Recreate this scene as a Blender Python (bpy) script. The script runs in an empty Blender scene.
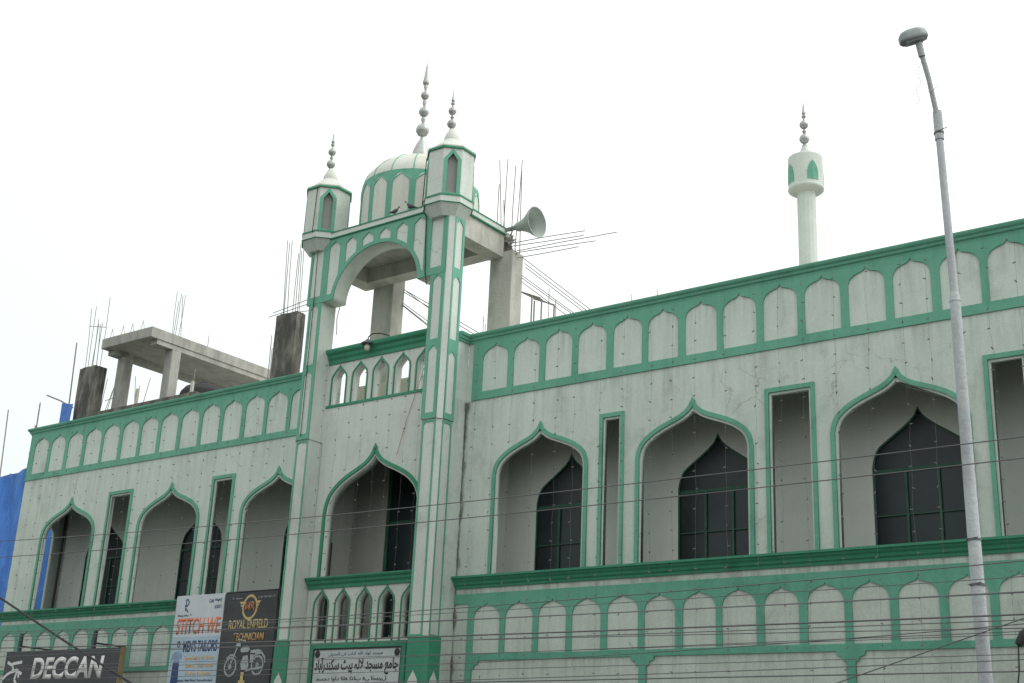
import bpy, bmesh, math, random
from mathutils import Vector, Matrix
random.seed(7)
S = bpy.context.scene
COL = S.collection
R = math.radians

# ------------------------------------------------------------------ materials
def nodes_of(m):
    m.use_nodes = True
    nt = m.node_tree
    nt.nodes.clear()
    out = nt.nodes.new('ShaderNodeOutputMaterial')
    b = nt.nodes.new('ShaderNodeBsdfPrincipled')
    nt.links.new(b.outputs[0], out.inputs[0])
    return nt, b

class G:
    """tiny node-graph writer"""
    def __init__(s, nt):
        s.nt = nt
        s.pos = nt.nodes.new('ShaderNodeNewGeometry').outputs['Position']
    def sep(s, v):
        n = s.nt.nodes.new('ShaderNodeSeparateXYZ'); s.nt.links.new(v, n.inputs[0]); return n.outputs
    def math(s, op, a, b=None, clamp=False):
        n = s.nt.nodes.new('ShaderNodeMath'); n.operation = op; n.use_clamp = clamp
        for i, v in enumerate((a, b)):
            if v is None: continue
            if isinstance(v, (int, float)): n.inputs[i].default_value = v
            else: s.nt.links.new(v, n.inputs[i])
        return n.outputs[0]
    def scaled(s, sc):
        n = s.nt.nodes.new('ShaderNodeVectorMath'); n.operation = 'MULTIPLY'
        s.nt.links.new(s.pos, n.inputs[0]); n.inputs[1].default_value = sc; return n.outputs[0]
    def noise(s, sc, scale=1.0, detail=4, rough=.55):
        n = s.nt.nodes.new('ShaderNodeTexNoise')
        s.nt.links.new(s.scaled(sc), n.inputs['Vector'])
        n.inputs['Scale'].default_value = scale; n.inputs['Detail'].default_value = detail
        n.inputs['Roughness'].default_value = rough
        return n.outputs['Fac']
    def ramp(s, f, lo, hi, a=0.0, b=1.0):
        n = s.nt.nodes.new('ShaderNodeMapRange'); n.clamp = True
        s.nt.links.new(f, n.inputs[0])
        n.inputs[1].default_value = lo; n.inputs[2].default_value = hi
        n.inputs[3].default_value = a; n.inputs[4].default_value = b
        return n.outputs[0]
    def mix(s, f, c1, c2):
        n = s.nt.nodes.new('ShaderNodeMix'); n.data_type = 'RGBA'
        if isinstance(f, (int, float)): n.inputs[0].default_value = f
        else: s.nt.links.new(f, n.inputs[0])
        for i, c in ((6, c1), (7, c2)):
            if isinstance(c, tuple): n.inputs[i].default_value = (*c, 1)
            else: s.nt.links.new(c, n.inputs[i])
        return n.outputs[2]
    def bump(s, h, bsdf, strength=.2, dist=.01):
        n = s.nt.nodes.new('ShaderNodeBump'); n.inputs['Strength'].default_value = strength
        n.inputs['Distance'].default_value = dist
        s.nt.links.new(h, n.inputs['Height']); s.nt.links.new(n.outputs[0], bsdf.inputs['Normal'])

def paint(name, base, dirt, amount=.5, rough=.75, streak=1.0, ledges=(), mould=False, blotch=.7, wear=None, street_shade=.50, patch=.38, cracks=0):
    m = bpy.data.materials.new(name); nt, b = nodes_of(m); g = G(nt)
    big = g.ramp(g.noise((1, 1, 1), blotch, 5, .6), .38, .75)
    st = g.ramp(g.noise((5, 5, .35), 1.0, 4, .6), .48, .78)
    fine = g.ramp(g.noise((1, 1, 1), 14, 3, .6), .35, .75)
    f = g.math('ADD', g.math('MULTIPLY', big, .35 * amount), g.math('MULTIPLY', st, .32 * amount * streak))
    f = g.math('ADD', f, g.math('MULTIPLY', fine, .22 * amount))
    f = g.math('ADD', f, g.ramp(g.noise((1, 1, 1), 38, 2, .6), .3, .7, -.10, .13))
    z = g.sep(g.pos)
    if ledges:
        stk = g.ramp(g.noise((6.5, 6.5, .5), 1.0, 4, .65), .45, .72)
        for zl, h, k in ledges:
            d = g.math('SUBTRACT', zl, z[2])
            w = g.math('MULTIPLY', g.ramp(d, 0.0, h, 1.0, 0.0), g.ramp(d, -.02, 0.0))
            f = g.math('ADD', f, g.math('MULTIPLY', g.math('MULTIPLY', w, stk), k))
    if street_shade: f = g.math('ADD', f, g.ramp(z[2], 3.5, 9.5, street_shade, -.06))  # shade of the street painted in: colour darkens towards the ground
    if patch:
        p1 = g.ramp(g.noise((1, 1, .8), 1.7, 6, .68), .50, .66)
        p2 = g.ramp(g.noise((1, 1, 1), .33, 3, .5), .42, .62)
        f = g.math('ADD', f, g.math('MULTIPLY', g.math('MULTIPLY', p1, p2), patch))
    f = g.math('MAXIMUM', g.math('MINIMUM', f, .92), 0.0)
    col = g.mix(f, base, dirt)  # dirt together with the painted street shade
    if cracks:
        vor = nt.nodes.new('ShaderNodeTexVoronoi'); vor.feature = 'DISTANCE_TO_EDGE'; vor.inputs['Scale'].default_value = .75
        wob = nt.nodes.new('ShaderNodeTexNoise'); nt.links.new(g.pos, wob.inputs['Vector']); wob.inputs['Scale'].default_value = 2.2; wob.inputs['Detail'].default_value = 6
        ad = nt.nodes.new('ShaderNodeVectorMath'); ad.operation = 'MULTIPLY_ADD'
        nt.links.new(wob.outputs['Color'], ad.inputs[0]); ad.inputs[1].default_value = (.7, .7, .7); nt.links.new(g.pos, ad.inputs[2])
        nt.links.new(ad.outputs[0], vor.inputs['Vector'])
        ck = g.math('MULTIPLY', g.ramp(vor.outputs['Distance'], .0, .010, 1, 0), g.ramp(g.noise((1, 1, 1), .45, 3), .54, .62, 0, cracks))
        col = g.mix(ck, col, (.12, .125, .11))
    if wear:
        wf = g.ramp(g.noise((1, 1, 1), 7, 6, .7), .66, .72, 0, .75)
        col = g.mix(wf, col, wear)
    if mould:
        dx = g.math('ADD', g.math('ABSOLUTE', g.math('SUBTRACT', z[0], 3.56)), g.math('MULTIPLY', g.math('ABSOLUTE', z[1]), 2.0))
        n = g.noise((3, 3, 1.1), 1.6, 6, .7)
        k = g.math('ADD', n, g.ramp(dx, 0.0, .26, .30, -.40))
        k = g.math('ADD', k, g.ramp(z[2], 7.6, 9.0, -.07, .08))
        mk = g.math('MULTIPLY', g.ramp(k, .56, .74, 0, .8), g.ramp(z[2], 9.12, 9.16, 1, 0))
        col = g.mix(mk, col, (.045, .05, .04))
    nt.links.new(col, b.inputs['Base Color'])
    b.inputs['Roughness'].default_value = rough
    b.inputs['Specular IOR Level'].default_value = .25
    g.bump(g.math('ADD', g.noise((1, 1, 1), 30, 4, .6), g.math('MULTIPLY', g.noise((1, 1, 1), 2.2, 3), 1.5)), b, .25, .012)
    return m

def simple(name, base, rough=.6, metal=0.0, var=.25, scale=6.0, dark=None, spec=.4):
    m = bpy.data.materials.new(name); nt, b = nodes_of(m); g = G(nt)
    d = dark or tuple(c * (1 - var) for c in base)
    f = g.ramp(g.noise((1, 1, 1), scale, 5, .6), .3, .7)
    nt.links.new(g.mix(f, base, d), b.inputs['Base Color'])
    b.inputs['Roughness'].default_value = rough
    b.inputs['Metallic'].default_value = metal
    b.inputs['Specular IOR Level'].default_value = spec
    return m

def concrete(name, base, dirt, thr=(.42, .66), rough=.9):
    m = bpy.data.materials.new(name); nt, b = nodes_of(m); g = G(nt)
    n = g.noise((2.4, 2.4, .9), 1.4, 8, .68)
    c = g.mix(g.ramp(n, *thr), base, dirt)
    c = g.mix(g.ramp(g.noise((1, 1, 1), 22, 4, .7), .5, .8, 0, .45), c, tuple(k * .55 for k in base))
    nt.links.new(c, b.inputs['Base Color']); b.inputs['Roughness'].default_value = rough
    b.inputs['Specular IOR Level'].default_value = .2
    g.bump(g.noise((1, 1, 1), 18, 6, .7), b, .5, .03)
    return m

WALLC = (.60, .68, .62)
M = {}
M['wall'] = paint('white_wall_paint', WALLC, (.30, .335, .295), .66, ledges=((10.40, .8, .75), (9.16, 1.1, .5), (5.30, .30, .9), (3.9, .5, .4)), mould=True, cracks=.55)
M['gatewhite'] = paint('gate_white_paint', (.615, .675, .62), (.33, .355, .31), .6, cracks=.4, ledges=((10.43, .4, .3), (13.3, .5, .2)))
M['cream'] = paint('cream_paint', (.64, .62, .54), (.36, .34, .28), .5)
M['inner'] = paint('corridor_wall_paint', (.56, .60, .55), (.42, .45, .41), .7, street_shade=0)
M['porch'] = paint('porch_wall_paint', (.36, .37, .34), (.24, .245, .225), .6, street_shade=0)
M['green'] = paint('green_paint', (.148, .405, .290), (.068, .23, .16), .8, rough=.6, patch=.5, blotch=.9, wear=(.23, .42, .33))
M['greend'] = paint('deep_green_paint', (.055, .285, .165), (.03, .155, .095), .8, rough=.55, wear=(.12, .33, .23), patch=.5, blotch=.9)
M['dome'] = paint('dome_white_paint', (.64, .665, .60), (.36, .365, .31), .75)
M['niche'] = paint('niche_shade_grey', (.30, .32, .30), (.20, .21, .20), .6)  # recess shade painted into the grey of the niche backs
M['finial'] = simple('finial_paint', (.50, .525, .505), .34, .30, .35, 9)
M['concrete'] = concrete('raw_concrete', (.40, .40, .365), (.27, .27, .245))
M['concretel'] = concrete('pale_concrete', (.52, .52, .47), (.37, .37, .33))
M['dark'] = concrete('mouldy_concrete', (.25, .245, .215), (.088, .086, .078), (.36, .56))
M['rebar'] = simple('rusty_steel', (.36, .335, .315), .8, .3, .4, 20)
M['glass'] = simple('dark_window_glass', (.022, .033, .036), .3, 0, .5, 1.3, spec=.35)
M['grille'] = simple('green_grille_paint', (.030, .105, .068), .6, 0, .4, 9)
M['black'] = simple('black_cable', (.02, .02, .02), .6, 0, .2, 3)
M['cablegrey'] = simple('grey_cable', (.135, .14, .14), .7, 0, .2, 3)
M['steel'] = concrete('galvanised_steel', (.50, .54, .55), (.39, .42, .43), (.40, .62), .6)
M['lamp'] = simple('lamp_grey_casting', (.30, .34, .34), .5, .2, .25, 9)
M['lens'] = simple('lamp_lens', (.45, .50, .50), .25, 0, .1, 9)
M['horn'] = simple('horn_grey_paint', (.36, .40, .37), .5, .1, .22, 9)
M['hornin'] = simple('horn_inner_paint', (.40, .45, .42), .5, .1, .15, 5)
M['pigeon'] = simple('pigeon_grey_feathers', (.13, .14, .16), .8, 0, .45, 24)
M['beak'] = simple('pigeon_beak', (.12, .10, .09), .6)
M['bulb'] = simple('bulb_glass', (.62, .60, .50), .15, 0, .1, 3)
M['fairy'] = simple('fairy_bulb', (.24, .225, .19), .4, 0, .5, 5)
M['fairywire'] = simple('fairy_wire', (.17, .18, .16), .7, 0, .2, 5)
M['signblack'] = simple('sign_black', (.046, .050, .055), .5, 0, .3, 4)
M['signwood'] = simple('sign_edge_wood', (.24, .19, .09), .7, 0, .35, 6)
M['signwhite'] = simple('sign_white', (.60, .61, .60), .8, 0, .04, 3, spec=.1)
M['bwhite'] = simple('banner_white', (.50, .54, .57), .6, 0, .1, 3)
M['bblue'] = simple('banner_pale_blue', (.36, .46, .54), .6, 0, .1, 3)
M['borange'] = simple('banner_orange', (.62, .17, .07), .6, 0, .12, 6)
M['byellow'] = simple('banner_yellow', (.62, .40, .16), .6, 0, .15, 6)
M['bnavy'] = simple('banner_navy', (.035, .06, .16), .6, 0, .15, 6)
M['bdark'] = simple('banner_dark_print', (.06, .07, .09), .6, 0, .2, 6)
M['bblack'] = simple('banner_black', (.042, .046, .048), .55, 0, .3, 3)
M['bgold'] = simple('banner_gold', (.48, .38, .17), .6, 0, .2, 8)
M['bred'] = simple('banner_red', (.45, .17, .08), .6, 0, .2, 8)
M['bgrey'] = simple('banner_grey_print', (.34, .38, .38), .6, 0, .35, 10)
M['bskin'] = simple('banner_skin', (.12, .11, .11), .6)
M['bshirt'] = simple('banner_shirt', (.24, .34, .46), .6)
M['plaque'] = simple('plaque_stone', (.42, .46, .45), .5, 0, .18, 5)
M['script'] = simple('plaque_black_script', (.028, .03, .03), .6)
M['scriptblue'] = simple('plaque_blue_script', (.13, .16, .24), .6)
M['tank'] = simple('black_tank_plastic', (.03, .03, .032), .8, 0, .2, 4)

def tarp_mat():
    m = bpy.data.materials.new('blue_tarpaulin'); nt, b = nodes_of(m); g = G(nt)
    f = g.ramp(g.noise((1.2, 1.2, .5), 1.6, 6, .65), .35, .7)
    c = g.mix(f, (.045, .235, .72), (.02, .12, .46))
    nt.links.new(c, b.inputs['Base Color']); b.inputs['Roughness'].default_value = .45
    g.bump(g.noise((2.5, 2.5, .8), 2.2, 6, .65), b, .8, .12)
    return m
M['tarp'] = tarp_mat()

def road_mat(name, c, d, sc):
    m = bpy.data.materials.new(name); nt, b = nodes_of(m); g = G(nt)
    col = g.mix(g.ramp(g.noise((1, 1, 1), .5, 6, .65), .35, .7), c, d)
    col = g.mix(g.ramp(g.noise((1, 1, 1), sc, 3, .7), .45, .75, 0, .5), col, tuple(k * 1.7 for k in c))
    nt.links.new(col, b.inputs['Base Color']); b.inputs['Roughness'].default_value = .9
    g.bump(g.noise((1, 1, 1), sc, 4, .7), b, .4, .02)
    return m
M['asphalt'] = road_mat('asphalt', (.05, .05, .05), (.035, .035, .036), 40)
M['paving'] = road_mat('pavement_concrete', (.22, .21, .19), (.14, .135, .125), 12)
M['earth'] = road_mat('earth', (.12, .10, .075), (.085, .07, .055), 9)

# ------------------------------------------------------------------ helpers
def tag(o, label=None, cat=None, group=None, kind=None):
    if label: o['label'] = label
    if cat: o['category'] = cat
    if group: o['group'] = group
    if kind: o['kind'] = kind
    return o

def empty(name, loc=(0, 0, 0), label=None, cat=None, group=None):
    o = bpy.data.objects.new(name, None); COL.objects.link(o); o.location = loc
    o.empty_display_size = .2
    return tag(o, label, cat, group)

def link(name, me, mat, parent=None, smooth=False):
    mats = mat if isinstance(mat, (list, tuple)) else [mat]
    me.materials.clear()
    for k in mats: me.materials.append(M[k])
    if smooth:
        for p in me.polygons: p.use_smooth = True
        me.set_sharp_from_angle(angle=R(42))
    me.name = name
    o = bpy.data.objects.new(name, me); COL.objects.link(o)
    if parent is not None:
        o.parent = parent
        o.matrix_parent_inverse = Matrix.Translation(-Vector(abs_loc(parent)))
    return o

def abs_loc(o):
    # meshes are built in world coordinates: only an Empty's own location has to be undone
    return o.location if o.type == 'EMPTY' else Vector((0, 0, 0))

class MB:
    """collects pieces into one mesh"""
    def __init__(s): s.bm = bmesh.new()
    def box(s, x0, x1, y0, y1, z0, z1, bevel=0, mi=0):
        t = bmesh.new()
        vs = [t.verts.new((x, y, z)) for z in (z0, z1) for y in (y0, y1) for x in (x0, x1)]
        for f in ((0, 2, 3, 1), (4, 5, 7, 6), (0, 1, 5, 4), (2, 6, 7, 3), (1, 3, 7, 5), (0, 4, 6, 2)):
            t.faces.new([vs[i] for i in f])
        if bevel: bmesh.ops.bevel(t, geom=t.edges[:], offset=bevel, segments=2, affect='EDGES')
        s.add(t, mi); return s
    def add(s, t, mi=0):
        me = bpy.data.meshes.new('t'); 
        for f in t.faces: f.material_index = mi
        t.to_mesh(me); t.free(); s.bm.from_mesh(me); bpy.data.meshes.remove(me); return s
    def mesh(s, me, mi=0):
        for p in me.polygons: p.material_index = mi
        s.bm.from_mesh(me); bpy.data.meshes.remove(me); return s
    def prism(s, poly, z0, z1, mi=0, top=None):
        """plan polygon (x,y) extruded in z; optional different top polygon"""
        t = bmesh.new(); n = len(poly)
        a = [t.verts.new((x, y, z0)) for x, y in poly]
        b = [t.verts.new((x, y, z1)) for x, y in (top or poly)]
        t.faces.new(a[::-1]); t.faces.new(b)
        for i in range(n): t.faces.new((a[i], a[(i + 1) % n], b[(i + 1) % n], b[i]))
        bmesh.ops.recalc_face_normals(t, faces=t.faces[:]); s.add(t, mi); return s
    def tube(s, pts, r, seg=8, mi=0, r1=None):
        t = bmesh.new(); P = [Vector(p) for p in pts]; rings = []
        up = None
        for i, p in enumerate(P):
            d = (P[min(i + 1, len(P) - 1)] - P[max(i - 1, 0)]).normalized()
            if up is None:
                up = Vector((0, 0, 1)) if abs(d.z) < .9 else Vector((1, 0, 0))
            u = d.cross(up).normalized(); w = u.cross(d).normalized()
            rr = r if r1 is None else r + (r1 - r) * i / (len(P) - 1)
            rings.append([t.verts.new(p + rr * (math.cos(k * 2 * math.pi / seg) * u + math.sin(k * 2 * math.pi / seg) * w)) for k in range(seg)])
        for a, b in zip(rings, rings[1:]):
            for k in range(seg): t.faces.new((a[k], a[(k + 1) % seg], b[(k + 1) % seg], b[k]))
        t.faces.new(rings[0][::-1]); t.faces.new(rings[-1])
        bmesh.ops.recalc_face_normals(t, faces=t.faces[:]); s.add(t, mi); return s
    def lathe(s, prof, c=(0, 0, 0), seg=32, mi=0, phase=0.0, xf=None, cap=True):
        t = bmesh.new(); rings = []
        for r, z in prof:
            if r < 1e-5: rings.append([t.verts.new((0, 0, z))])
            else: rings.append([t.verts.new((r * math.cos(phase + k * 2 * math.pi / seg), r * math.sin(phase + k * 2 * math.pi / seg), z)) for k in range(seg)])
        for a, b in zip(rings, rings[1:]):
            for k in range(seg):
                q = []
                for v in (a[k % len(a)], a[(k + 1) % len(a)], b[(k + 1) % len(b)], b[k % len(b)]):
                    if v not in q: q.append(v)
                if len(q) > 2: t.faces.new(q)
        if cap and len(rings[0]) > 1: t.faces.new(rings[0][::-1])
        if cap and len(rings[-1]) > 1: t.faces.new(rings[-1])
        bmesh.ops.recalc_face_normals(t, faces=t.faces[:])
        for v in t.verts:
            v.co = (xf @ v.co) if xf else v.co + Vector(c)
        s.add(t, mi); return s
    def build(s, name, mat, parent=None, smooth=False):
        me = bpy.data.meshes.new(name); s.bm.to_mesh(me); s.bm.free()
        return link(name, me, mat, parent, smooth)

def flat_mesh(outer, holes, depth, xf):
    """polygon with holes, extruded by depth; local (a, b, c), c from 0 (front) to depth, through xf"""
    cu = bpy.data.curves.new('c', 'CURVE'); cu.dimensions = '2D'; cu.fill_mode = 'BOTH'; cu.extrude = depth / 2
    for pts in [outer] + list(holes):
        sp = cu.splines.new('POLY'); sp.points.add(len(pts) - 1)
        for i, (a, b) in enumerate(pts): sp.points[i].co = (a, b, 0, 1)
        sp.use_cyclic_u = True
    o = bpy.data.objects.new('c', cu); COL.objects.link(o)
    me = bpy.data.meshes.new_from_object(o)
    bpy.data.objects.remove(o); bpy.data.curves.remove(cu)
    bm = bmesh.new(); bm.from_mesh(me)
    bmesh.ops.remove_doubles(bm, verts=bm.verts[:], dist=1e-5)
    for v in bm.verts:
        a, b, c = v.co; v.co = xf(a, b, c + depth / 2)
    bmesh.ops.recalc_face_normals(bm, faces=bm.faces[:])
    bm.to_mesh(me); bm.free()
    return me

def facing_front(y): return lambda a, b, c: Vector((a, y + c, b))
def facing_right(x): return lambda a, b, c: Vector((x - c, a, b))

def plate(name, outer, holes, depth, y, mat, parent=None):
    return link(name, flat_mesh(outer, holes, depth, facing_front(y)), mat, parent)

def text_mesh(body, x0, x1, z0, z1, y, thick=.004, bold=0.0, shear=0.0):
    cu = bpy.data.curves.new('t', 'FONT'); cu.body = body; cu.size = 1; cu.offset = bold; cu.shear = shear
    o = bpy.data.objects.new('t', cu); COL.objects.link(o)
    bpy.context.view_layer.update()
    me = bpy.data.meshes.new_from_object(o.evaluated_get(bpy.context.evaluated_depsgraph_get()))
    bpy.data.objects.remove(o); bpy.data.curves.remove(cu)
    xs = [v.co.x for v in me.vertices]; ys = [v.co.y for v in me.vertices]
    ax, bx, ay, by = min(xs), max(xs), min(ys), max(ys)
    bm = bmesh.new(); bm.from_mesh(me)
    ret = bmesh.ops.extrude_face_region(bm, geom=bm.faces[:])
    for v in ret['geom']:
        if isinstance(v, bmesh.types.BMVert): v.co.z += thick
    for v in bm.verts:
        a, b, c = v.co
        v.co = (x0 + (a - ax) / (bx - ax) * (x1 - x0), y - c, z0 + (b - ay) / (by - ay) * (z1 - z0))
    bmesh.ops.recalc_face_normals(bm, faces=bm.faces[:])
    bm.to_mesh(me); bm.free()
    return me

def lettering(body, x0, x1, z0, z1, y, mat, parent, bold=0.0, shear=0.0, name='lettering'):
    return link(name, text_mesh(body, x0, x1, z0, z1, y, .004, bold, shear), mat, parent)

def sweep(prof, path, closed=False):
    """moulding: profile (d outward, z) run along plan path; outward is to the right of travel"""
    t = bmesh.new(); P = [Vector((x, y)) for x, y in path]; rings = []; n = len(P)
    for i, p in enumerate(P):
        ds = []
        if i > 0 or closed: ds.append((p - P[i - 1]).normalized())
        if i < n - 1 or closed: ds.append((P[(i + 1) % n] - p).normalized())
        ns = [Vector((d.y, -d.x)) for d in ds]
        o = ns[0] if len(ns) == 1 else (ns[0] + ns[1]) / (1 + ns[0].dot(ns[1]))
        rings.append([t.verts.new((p.x + o.x * d, p.y + o.y * d, z)) for d, z in prof])
    m = len(prof)
    pairs = list(zip(rings, rings[1:])) + ([(rings[-1], rings[0])] if closed else [])
    for a, b in pairs:
        for k in range(m): t.faces.new((a[k], a[(k + 1) % m], b[(k + 1) % m], b[k]))
    if not closed: t.faces.new(rings[0][::-1]); t.faces.new(rings[-1])
    bmesh.ops.recalc_face_normals(t, faces=t.faces[:])
    return t

def smooth_curve(tab, n=3):
    out = []
    for i in range(len(tab) - 1):
        p0 = tab[max(i - 1, 0)]; p1 = tab[i]; p2 = tab[i + 1]; p3 = tab[min(i + 2, len(tab) - 1)]
        for k in range(n):
            t = k / n
            out.append(tuple(.5 * (2 * p1[j] + (p2[j] - p0[j]) * t + (2 * p0[j] - 5 * p1[j] + 4 * p2[j] - p3[j]) * t * t + (3 * p1[j] - p0[j] - 3 * p2[j] + p3[j]) * t ** 3) for j in (0, 1)))
    out.append(tab[-1]); return out

OUTER = smooth_curve([(0, 0), (.055, .124), (.115, .205), (.2, .276), (.31, .336), (.525, .435), (.725, .55), (.885, .70), (.965, .85), (1, 1.03)])
INNER = smooth_curve([(0, 0), (.04, .07), (.10, .128), (.25, .215), (.46, .300), (.67, .395), (.86, .54), (.96, .70), (1, .92)])
DOORT = smooth_curve([(0, 0), (.095, .16), (.27, .30), (.48, .43), (.70, .56), (.86, .67), (.955, .83), (1, 1.0)])
PANEL = smooth_curve([(0, 0), (.09, .048), (.2, .072), (.40, .094), (.62, .122), (.80, .165), (.91, .212), (.98, .275), (1, .35)], 2)
LOWPANEL = smooth_curve([(0, 0), (.05, .035), (.13, .052), (.38, .076), (.64, .115), (.83, .165), (.93, .22), (.985, .29), (1, .36)], 2)
SMALL = [(0, 0), (.12, .035), (.45, .105), (.75, .17), (.93, .225), (1, .30)]
POINT = [(0, 0), (1, .115)]

def arch(cx, hw, zb, za, tab, vs=1.0):
    left = [(cx - u * hw, za - v * vs) for u, v in reversed(tab)]
    right = [(cx + u * hw, za - v * vs) for u, v in tab[1:]]
    return [(cx - hw, zb)] + left + right + [(cx + hw, zb)]

def inset(poly, d):
    """open outline moved inwards by d (towards its right-hand side, as arch() runs up the left and down the right)"""
    out = []; n = len(poly)
    for i in range(n):
        p = Vector(poly[i]); ns = []
        if i > 0: e = (p - Vector(poly[i - 1])).normalized(); ns.append(Vector((e.y, -e.x)))
        if i < n - 1: e = (Vector(poly[i + 1]) - p).normalized(); ns.append(Vector((e.y, -e.x)))
        o = ns[0] if len(ns) == 1 else (ns[0] + ns[1]) / max(1 + ns[0].dot(ns[1]), .45)
        out.append((p.x + o.x * d, p.y + o.y * d))
    return out

def rect(x0, x1, z0, z1): return [(x0, z0), (x1, z0), (x1, z1), (x0, z1)]

# ------------------------------------------------------------------ setting
bm = MB().box(-300, 300, -300, 300, -.6, -.12); tag(bm.build('ground', 'earth'), kind='structure')
tag(MB().box(-300, 300, -24, -5.0, -.12, 0.004 - .12 + .02).build('road', 'asphalt'), kind='structure')
tag(MB().box(-300, 300, -5.0, -.0, -.118, .03, .01).build('pavement', 'paving'), kind='structure')
tag(MB().box(-300, 300, -5.16, -5.003, -.117, .05, .015).build('kerb', 'concretel'), kind='structure')

# ------------------------------------------------------------------ the mosque
mosque = empty('mosque', (1.48, 0, 0), 'two-storey white mosque with green arched panels and a domed entrance gate', 'mosque')

def arched_opening(parent, cx, hwo, apo, zb, hwi, api, y, mat='green', vs=1.0):
    return plate('arch_frame', arch(cx, hwo, zb, apo, OUTER, vs), [arch(cx, hwi, zb - .0 + .003, api, INNER, vs)] if False else [], .03, y, mat, parent)

def ring(name, outer, inner, depth, y, mat, parent, xf=None):
    """open-bottomed band between two arch outlines"""
    poly = outer + inner[::-1]
    me = flat_mesh(poly, [], depth, xf or facing_front(y))
    return link(name, me, mat, parent)

RX0, RX1 = 3.55, 19.0
LX0, LX1 = -12.09, -.40
R_ARCH = [(5.49, 1.144), (8.894, 1.2), (12.70, 1.175), (16.35, 1.2)]
R_NARROW = [(6.89, 7.43), (10.332, 11.264), (14.126, 14.83)]
L_ARCH = [(-9.745, 1.17), (-5.67, 1.17), (-1.89, 1.17)]
L_NARROW = [(-8.154, -7.186), (-4.16, -3.37)]
WT = .09

def wing(x0, x1, arches, narrows, dz, apex, ntop):
    sill = 5.46 + dz
    holes = []
    for cx, hw in arches: holes.append(inset(arch(cx, hw, sill, apex, OUTER, hw / 1.2), .122))
    for a, b in narrows: holes.append(rect(a + .112, b - .112, sill, ntop - .122))
    plate('facade_wall', rect(x0, x1, -.1, 10.50 + dz), holes, WT, 0, 'wall', mosque)
    for cx, hw in arches:
        ring('arch_frame', arch(cx, hw, sill + .005, apex, OUTER, hw / 1.2),
             inset(arch(cx, hw, sill + .005, apex, OUTER, hw / 1.2), .078), .035, -.035, 'green', mosque)
    for a, b in narrows:
        o = [(a, sill + .005), (a, ntop), (b, ntop), (b, sill + .005)]
        i = [(a + .072, sill + .005), (a + .072, ntop - .08), (b - .072, ntop - .08), (b - .072, sill + .005)]
        ring('slot_frame', o, i, .035, -.035, 'green', mosque)

wing(RX0 + .003, RX1, R_ARCH, R_NARROW, 0.0, 8.50, 8.44)
wing(LX0, LX1, L_ARCH, L_NARROW, -.06, 8.394, 8.372)

def jit(a): return random.uniform(-a, a)
# parapet tracery: green bands around white ogee panels
def upper_tracery(x0, x1, c0, dc, n, dz):
    holes = [arch(c0 + k * dc + jit(.008), .334 + jit(.008), 9.320 + dz + jit(.008), 10.352 + dz + jit(.016), PANEL, 1 + jit(.09)) for k in range(n)
             if c0 + k * dc - .345 > x0 and c0 + k * dc + .345 < x1]
    plate('parapet_tracery', rect(x0, x1, 9.155 + dz, 10.455 + dz), holes, .028, -.028, 'green', mosque)
upper_tracery(3.70, RX1, 4.282, .798, 30, 0)
upper_tracery(LX0, LX1, -11.534, .782, 15, -.095)

def post_holes(xs, w, dz):
    out = []
    for a, b in zip(xs, xs[1:]):
        a, b, z1 = a + w, b - w, 3.90 + dz
        out.append([(a, 2.55), (b, 2.55), (b, z1 - .16), (b - .05, z1 - .16), (b - .07, z1 - .09), (b - .15, z1 - .07), (b - .17, z1),
                    (a + .17, z1), (a + .15, z1 - .07), (a + .07, z1 - .09), (a + .05, z1 - .16), (a, z1 - .16)])
    return out
def low(x0, x1, c0, dc, n, dz, posts):
    holes = [arch(c0 + k * dc + jit(.008), .321 + jit(.008), 4.015 + dz + jit(.008), 5.000 + dz + jit(.014), LOWPANEL, 1 + jit(.09)) for k in range(n)
             if c0 + k * dc - .33 > x0 and c0 + k * dc + .33 < x1] + post_holes(posts, .075, dz)
    plate('storey_band_tracery', rect(x0, x1, 2.40, 5.175 + dz), holes, .028, -.028, 'green', mosque)
low(3.915, RX1, 4.378, .772, 20, 0, [3.99, 7.89, 11.73, 15.57, 18.9])
plate('storey_band_tracery', rect(3.556, 3.912, 4.985, 5.175), [], .028, -.028, 'green', mosque)
low(LX0, -.65, -11.60, .785, 15, -.06, [-12.0, -8.0, -4.0, -.75])

# cornices
UC = [(-.12, 10.42), (.03, 10.42), (.035, 10.455), (.065, 10.475), (.075, 10.515), (.105, 10.54), (.12, 10.575), (.12, 10.60), (-.12, 10.605)]
LC = [(-.002, 5.285), (.03, 5.285), (.04, 5.33), (.07, 5.355), (.085, 5.40), (.12, 5.43), (.135, 5.46), (.17, 5.475), (.17, 5.515), (-.002, 5.535)]
def up(prof, dz): return [(d, z + dz) for d, z in prof]
def moulding(prof, path, name='cornice', mat='greend', closed=False):
    return MB().add(sweep(prof, path, closed)).build(name, mat, mosque)
moulding(UC, [(3.552, -.395), (3.552, 0), (RX1, 0)][::1], mat='green')
moulding(up(UC, -.06), [(LX0, 3.0), (LX0, 0), (LX1, 0)], mat='green')
moulding(LC, [(3.556, 0), (RX1, 0)])
moulding(up(LC, -.06), [(LX0, 2.0), (LX0, 0), (-.62, 0)])

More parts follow.
